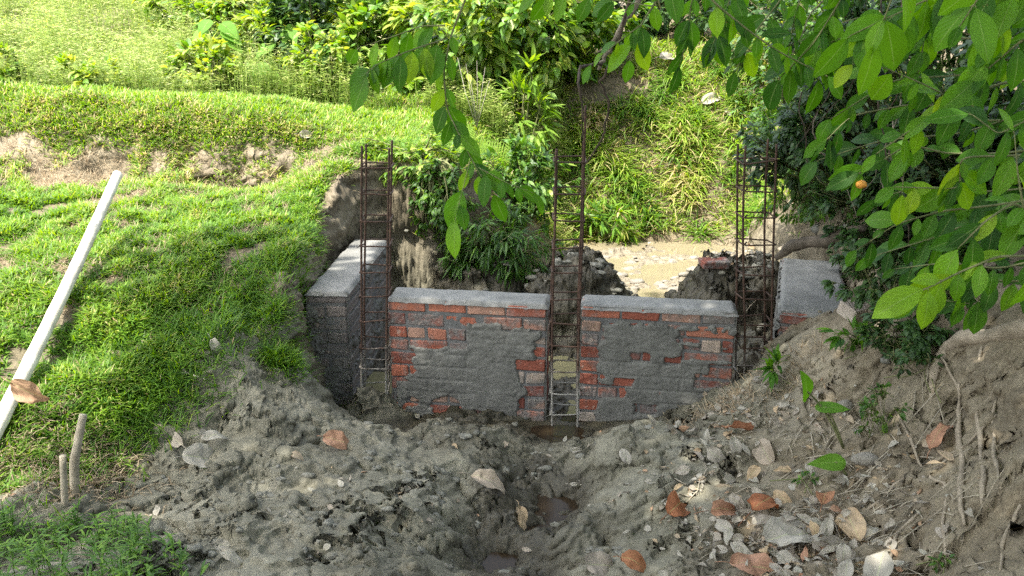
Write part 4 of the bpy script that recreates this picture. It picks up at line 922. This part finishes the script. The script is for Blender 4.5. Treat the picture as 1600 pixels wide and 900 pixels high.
for k, (px, py, Y, lb) in enumerate(((405, 112, 9.3, 'big leaved taro plant at the edge of the field'), (490, 150, 9.1, 'taro plant with a drooping leaf above the ledge'), (445, 70, 9.6, 'rearmost taro plant beside the dark gap'), (340, 45, 9.8, 'taro plant in the upper field'))):
    p = at(px, py, Y); b = np.array((p[0], Y+.1, gz(p[0], Y+.1))); L_ = []
    for j in range(7):
        th = random.uniform(0, 6.28); L_.append((p+(math.cos(th)*.16, -.15, random.uniform(-.12, .14)), (math.cos(th), -.6, -.5), (.3*math.cos(th), -.8, .8), random.uniform(.2, .3), random.uniform(.14, .19), random.uniform(.3, 1)))
    taro(b, L_, lb, k)
bush('bush', (-3.1, 9.5, gz(-3.1, 9.5)), (-3.05, 9.4, 1.8), (.6, .45, .4), 1400, .10, .45, 'bush', 'bright leafy undergrowth at the right edge of the field', seed=40, clumps=40, tintmu=.85)
bush('bush', (-3.2, 10.6, gz(-3.2, 10.6)), (-3.1, 10.5, 2.2), (.9, .5, .4), 1200, .11, .45, 'bush', 'bright leafy undergrowth farther back in the field', seed=41, clumps=36, tintmu=.85)
# little herbs on the right bank
def herb(px, py, w_, h_, n, L, label, seed, mat='bush', asp=.5):
    p = gp(px, py); bush('herb', tuple(p), tuple(p+(0, 0, h_*.6)), (w_, w_*.6, h_*.5), n, L, asp, mat, label, 'herb', seed=seed, clumps=max(6, n//14), trunk_r=.006, tintmu=.3)
herb(1372, 690, .12, .28, 170, .035, 'small leafy herb climbing in the shade beside the taro', 30)
herb(1330, 560, .16, .18, 60, .09, 'low dark herb with long leaves under the whitened brick', 31, 'near', .35)
herb(1210, 600, .03, .14, 5, .10, 'single upright green shoot by the right steel cage', 32, 'near', .3)
herb(1430, 600, .12, .22, 100, .04, 'tiny leaved creeper in the dark hollow of the bank', 33, 'dark')
herb(1255, 760, .05, .06, 30, .03, 'tuft of tiny green leaves below the taro', 34)
herb(1470, 890, .04, .05, 14, .03, 'tiny green seedling at the foot of the right bank', 35)

# ------------------------------------------------------------------ shade tree: trunk out of frame on the right, crown overhead
tb = np.array((4.2, 1.2, gz(4.2, 1.2)))
tree = empty('shade_tree', tuple(tb), 'large spreading tree overhead whose leafy twigs hang into the top of the view', 'tree')
g = G(); g.tube(np.array([(0, 0, -.2), (-.1, .1, 1.2), (-.5, .2, 3.0), (-1.4, .1, 5.2)]), (.26, .21, .18, .14), 12, .5, True, .1); g.build('trunk', MAT['bark'], tree)
crown = G(); 
for k in range(15):
    e = np.array((random.uniform(-4.6, 2.8), random.uniform(-3.2, 3.6), random.uniform(6.0, 7.0)))-tb
    g = G(); s0 = np.array((-1.4, .1, 5.2)); t = np.linspace(0, 1, 8)[:, None]; P = s0*(1-t)+e*t+np.array((0, 0, .3))*np.sin(t*np.pi)
    g.tube(P, np.linspace(.07, .015, 8), 7, .5, True, .1); g.build('limb', MAT['bark'], tree)
n = 42000; x = rng.uniform(-6.2, 4.4, n); y = rng.uniform(-5, 5.4, n)
off = SUND/SUND[2]*6.1                                       # the crown stands where its shade falls as in the photograph
CR = np.array([(-2.0, 2.2), (-2.0, 3.6), (-1.65, 4.5), (-1.9, 4.95), (-1.95, 5.6), (-1.35, 5.8), (-1.05, 5.7), (-.6, 6.5), (.1, 6.95), (1.3, 6.95), (2.1, 6.75), (3, 7.2), (5, 7), (6, -2), (-2.4, -2)])+off[:2]
s_ = poly_sdf(x+.35*(fbm(x*1.5, y*1.5, 5)-.5), y+.35*(fbm(x*1.5, y*1.5, 9)-.5), CR)
k = (s_ > 0) & ((fbm(x*1.4, y*1.4, 15, 4) > .30-.2*sstep(0, .8, s_)+.12*sstep(.5, 0, s_)) | (rng.random(n) < .3)); x, y = x[k], y[k]; n = len(x)
z = 6.45+rng.normal(0, .25, n); th = rng.random(n)*6.28
crown.sheets(np.stack((x, y, z), 1)-tb, np.stack((np.cos(th), np.sin(th), -.3+0*th), 1), np.tile((0, 0, 1.), (n, 1))+rng.normal(0, .35, (n, 3)), .20, .11, 3, 1, 'acum', 0, .5)
crown.build('crown', MAT['near'], tree)
def spray(gs, gl, pts, r0, L, asp, n, tmu, root_loc, spread=1.0, hang=.6, both=True, tsd=.22, nu=8, nv=4, start=.15):
    """a twig through picture points at a depth, with leaves on short petioles either side, drooping"""
    P = np.array([at(*p) for p in pts]); m_ = len(P)*6; tt = np.linspace(0, len(P)-1, m_)
    Q = np.stack([np.interp(tt, np.arange(len(P)), P[:, k]) for k in range(3)], 1); 
    Q[1:-1] = (Q[:-2]+2*Q[1:-1]+Q[2:])/4; Q[1:-1] = (Q[:-2]+2*Q[1:-1]+Q[2:])/4
    gs.tube(Q-root_loc, np.linspace(r0, r0*.35, m_), 6)
    n = int(n*1.35); idx = np.linspace(start, 1, n)
    for i, f_ in enumerate(idx):
        a = f_*(m_-1); k = min(m_-2, int(a)); c = Q[k]+(Q[k+1]-Q[k])*(a-k); d = nrm(Q[k+1]-Q[k])
        for sd in ((-1, 1) if both and f_ < 1 else (random.choice((-1, 1)),)):
            if random.random() < .12: continue
            side = nrm(np.cross(d, (0, -.8, .5)))*sd*spread
            T = side*random.uniform(.5, 1.0)+d*random.uniform(.3, .9)+np.array((0, random.uniform(-.45, .35), -hang*random.uniform(.5, 1.6)))
            if f_ >= 1: T = d+np.array((0, 0, -hang))
            T = nrm(T); l = L*random.uniform(.45, 1.15)
            st = c+T*l*.10+np.array((0, 0, .004)); gs.tube(np.array([c, st])-root_loc, (.0016, .0012), 4)
            N = np.array((random.uniform(-.6, .6), -1.0+random.uniform(-.3, .5), random.uniform(.2, 1.1)))
            gl.sheets(st-root_loc, T, N, l, l*asp*random.uniform(.85, 1.15), nu, nv, 'acum', random.uniform(.05, .3), random.uniform(.1, .8), float(np.clip(random.gauss(tmu, tsd), 0, 1)), .008)
def branch(root, rl, specs, stem='stem', mat='near'):
    for sp in specs:
        for s1 in sp:
            gs, gl = G(), G(); spray(gs, gl, *s1[0], rl, **s1[1])
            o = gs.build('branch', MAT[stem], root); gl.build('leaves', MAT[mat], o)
def S(pts, r0, L, asp, n, tmu, **k): return ((pts, r0, L, asp, n, tmu), k)
# hanging sprays in the middle
branch(tree, tb, [
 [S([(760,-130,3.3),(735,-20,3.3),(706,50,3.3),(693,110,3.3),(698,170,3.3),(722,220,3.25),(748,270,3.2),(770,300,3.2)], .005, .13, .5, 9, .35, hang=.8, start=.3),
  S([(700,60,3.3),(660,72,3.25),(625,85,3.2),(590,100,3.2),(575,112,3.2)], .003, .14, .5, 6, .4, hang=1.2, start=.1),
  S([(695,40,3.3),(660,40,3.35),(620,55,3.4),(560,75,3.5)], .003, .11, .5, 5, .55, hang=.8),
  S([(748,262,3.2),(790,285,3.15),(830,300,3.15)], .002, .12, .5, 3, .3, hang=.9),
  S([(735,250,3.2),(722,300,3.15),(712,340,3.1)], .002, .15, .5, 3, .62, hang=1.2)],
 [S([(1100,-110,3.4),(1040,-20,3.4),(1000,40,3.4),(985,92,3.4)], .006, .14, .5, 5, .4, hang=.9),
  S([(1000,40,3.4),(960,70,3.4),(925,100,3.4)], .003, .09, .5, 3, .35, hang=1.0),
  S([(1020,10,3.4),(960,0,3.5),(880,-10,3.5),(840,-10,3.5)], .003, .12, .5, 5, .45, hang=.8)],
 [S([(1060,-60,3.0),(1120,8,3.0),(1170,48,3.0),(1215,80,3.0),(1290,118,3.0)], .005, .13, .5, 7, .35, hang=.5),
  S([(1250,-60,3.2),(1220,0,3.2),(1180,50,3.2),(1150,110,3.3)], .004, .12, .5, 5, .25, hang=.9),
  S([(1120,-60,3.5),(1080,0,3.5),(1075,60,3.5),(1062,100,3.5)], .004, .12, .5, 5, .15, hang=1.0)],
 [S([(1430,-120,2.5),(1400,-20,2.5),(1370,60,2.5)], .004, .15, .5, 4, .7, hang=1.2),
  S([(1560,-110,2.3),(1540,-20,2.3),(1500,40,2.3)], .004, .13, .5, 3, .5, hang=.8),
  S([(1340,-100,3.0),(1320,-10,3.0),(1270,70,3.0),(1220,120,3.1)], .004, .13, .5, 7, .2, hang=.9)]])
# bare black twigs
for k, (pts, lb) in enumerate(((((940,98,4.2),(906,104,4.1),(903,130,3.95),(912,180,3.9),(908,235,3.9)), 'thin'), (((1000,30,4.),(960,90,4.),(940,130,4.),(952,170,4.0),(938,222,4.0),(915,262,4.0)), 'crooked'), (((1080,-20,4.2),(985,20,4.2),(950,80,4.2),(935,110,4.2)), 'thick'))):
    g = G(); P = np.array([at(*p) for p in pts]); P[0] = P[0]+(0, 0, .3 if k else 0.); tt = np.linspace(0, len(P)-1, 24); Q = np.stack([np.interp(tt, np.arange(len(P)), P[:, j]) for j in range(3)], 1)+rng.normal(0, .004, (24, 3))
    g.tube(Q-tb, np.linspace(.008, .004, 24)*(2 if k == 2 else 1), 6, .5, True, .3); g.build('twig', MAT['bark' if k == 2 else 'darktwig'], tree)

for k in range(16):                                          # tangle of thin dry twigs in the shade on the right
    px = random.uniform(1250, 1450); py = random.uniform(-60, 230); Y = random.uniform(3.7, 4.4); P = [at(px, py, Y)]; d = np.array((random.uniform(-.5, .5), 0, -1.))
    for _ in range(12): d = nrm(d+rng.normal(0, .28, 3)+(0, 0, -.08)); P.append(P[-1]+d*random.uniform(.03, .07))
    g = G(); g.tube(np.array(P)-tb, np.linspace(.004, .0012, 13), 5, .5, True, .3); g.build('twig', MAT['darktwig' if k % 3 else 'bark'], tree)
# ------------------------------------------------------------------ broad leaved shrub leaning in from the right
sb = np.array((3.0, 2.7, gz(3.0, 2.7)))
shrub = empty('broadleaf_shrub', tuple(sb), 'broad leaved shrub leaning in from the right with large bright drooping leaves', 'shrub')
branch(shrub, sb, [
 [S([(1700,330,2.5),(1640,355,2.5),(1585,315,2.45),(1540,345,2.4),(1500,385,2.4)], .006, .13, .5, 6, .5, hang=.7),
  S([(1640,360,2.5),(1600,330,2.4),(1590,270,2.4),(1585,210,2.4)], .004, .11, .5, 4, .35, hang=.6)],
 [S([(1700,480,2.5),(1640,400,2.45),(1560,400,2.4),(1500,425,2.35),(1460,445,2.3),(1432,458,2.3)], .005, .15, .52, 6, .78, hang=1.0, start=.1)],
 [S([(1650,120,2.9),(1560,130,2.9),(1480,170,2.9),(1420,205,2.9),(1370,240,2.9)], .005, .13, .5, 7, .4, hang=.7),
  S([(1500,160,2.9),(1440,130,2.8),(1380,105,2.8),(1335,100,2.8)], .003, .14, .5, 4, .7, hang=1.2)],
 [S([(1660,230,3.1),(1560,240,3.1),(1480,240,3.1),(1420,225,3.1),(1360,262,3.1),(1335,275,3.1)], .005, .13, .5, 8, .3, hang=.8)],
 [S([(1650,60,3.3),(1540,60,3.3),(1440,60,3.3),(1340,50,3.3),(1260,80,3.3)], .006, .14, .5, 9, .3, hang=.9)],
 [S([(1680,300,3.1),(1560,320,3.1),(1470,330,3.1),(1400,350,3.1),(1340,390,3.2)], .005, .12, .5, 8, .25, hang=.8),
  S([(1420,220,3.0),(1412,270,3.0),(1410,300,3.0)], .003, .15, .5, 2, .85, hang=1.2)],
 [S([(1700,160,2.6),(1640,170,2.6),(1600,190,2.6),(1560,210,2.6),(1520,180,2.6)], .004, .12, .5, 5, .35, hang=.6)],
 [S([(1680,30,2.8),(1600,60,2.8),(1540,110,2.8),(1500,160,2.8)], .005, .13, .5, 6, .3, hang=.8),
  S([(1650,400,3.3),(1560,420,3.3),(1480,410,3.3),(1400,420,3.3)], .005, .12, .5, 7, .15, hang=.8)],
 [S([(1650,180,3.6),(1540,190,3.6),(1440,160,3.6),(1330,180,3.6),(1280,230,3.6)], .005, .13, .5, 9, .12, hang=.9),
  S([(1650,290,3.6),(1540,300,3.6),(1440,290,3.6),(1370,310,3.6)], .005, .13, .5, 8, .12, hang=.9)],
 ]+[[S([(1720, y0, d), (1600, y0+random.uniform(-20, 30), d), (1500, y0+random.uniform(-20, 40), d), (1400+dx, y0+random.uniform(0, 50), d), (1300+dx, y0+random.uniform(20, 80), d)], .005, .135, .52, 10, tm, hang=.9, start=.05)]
  for (y0, d, dx, tm) in ((-20, 2.7, 30, .5), (20, 3.8, -60, .2), (110, 3.3, 0, .4), (170, 3.9, -20, .15), (250, 3.0, 100, .55), (340, 3.7, 60, .15), (430, 3.4, 140, .3))]  # deeper sprays take a lower tint, so their shade is in the colour
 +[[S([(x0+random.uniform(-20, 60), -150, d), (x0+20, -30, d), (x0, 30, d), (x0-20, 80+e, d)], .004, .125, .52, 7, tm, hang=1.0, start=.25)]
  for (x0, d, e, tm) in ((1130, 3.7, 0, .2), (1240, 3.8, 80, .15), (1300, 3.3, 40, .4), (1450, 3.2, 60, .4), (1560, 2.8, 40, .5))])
g = G(); blob(g, at(1346, 288, 3.08)-sb, .020, (1, .8, .75), .3, 3, 10); g.build('fruit', MAT['fruit'], shrub)
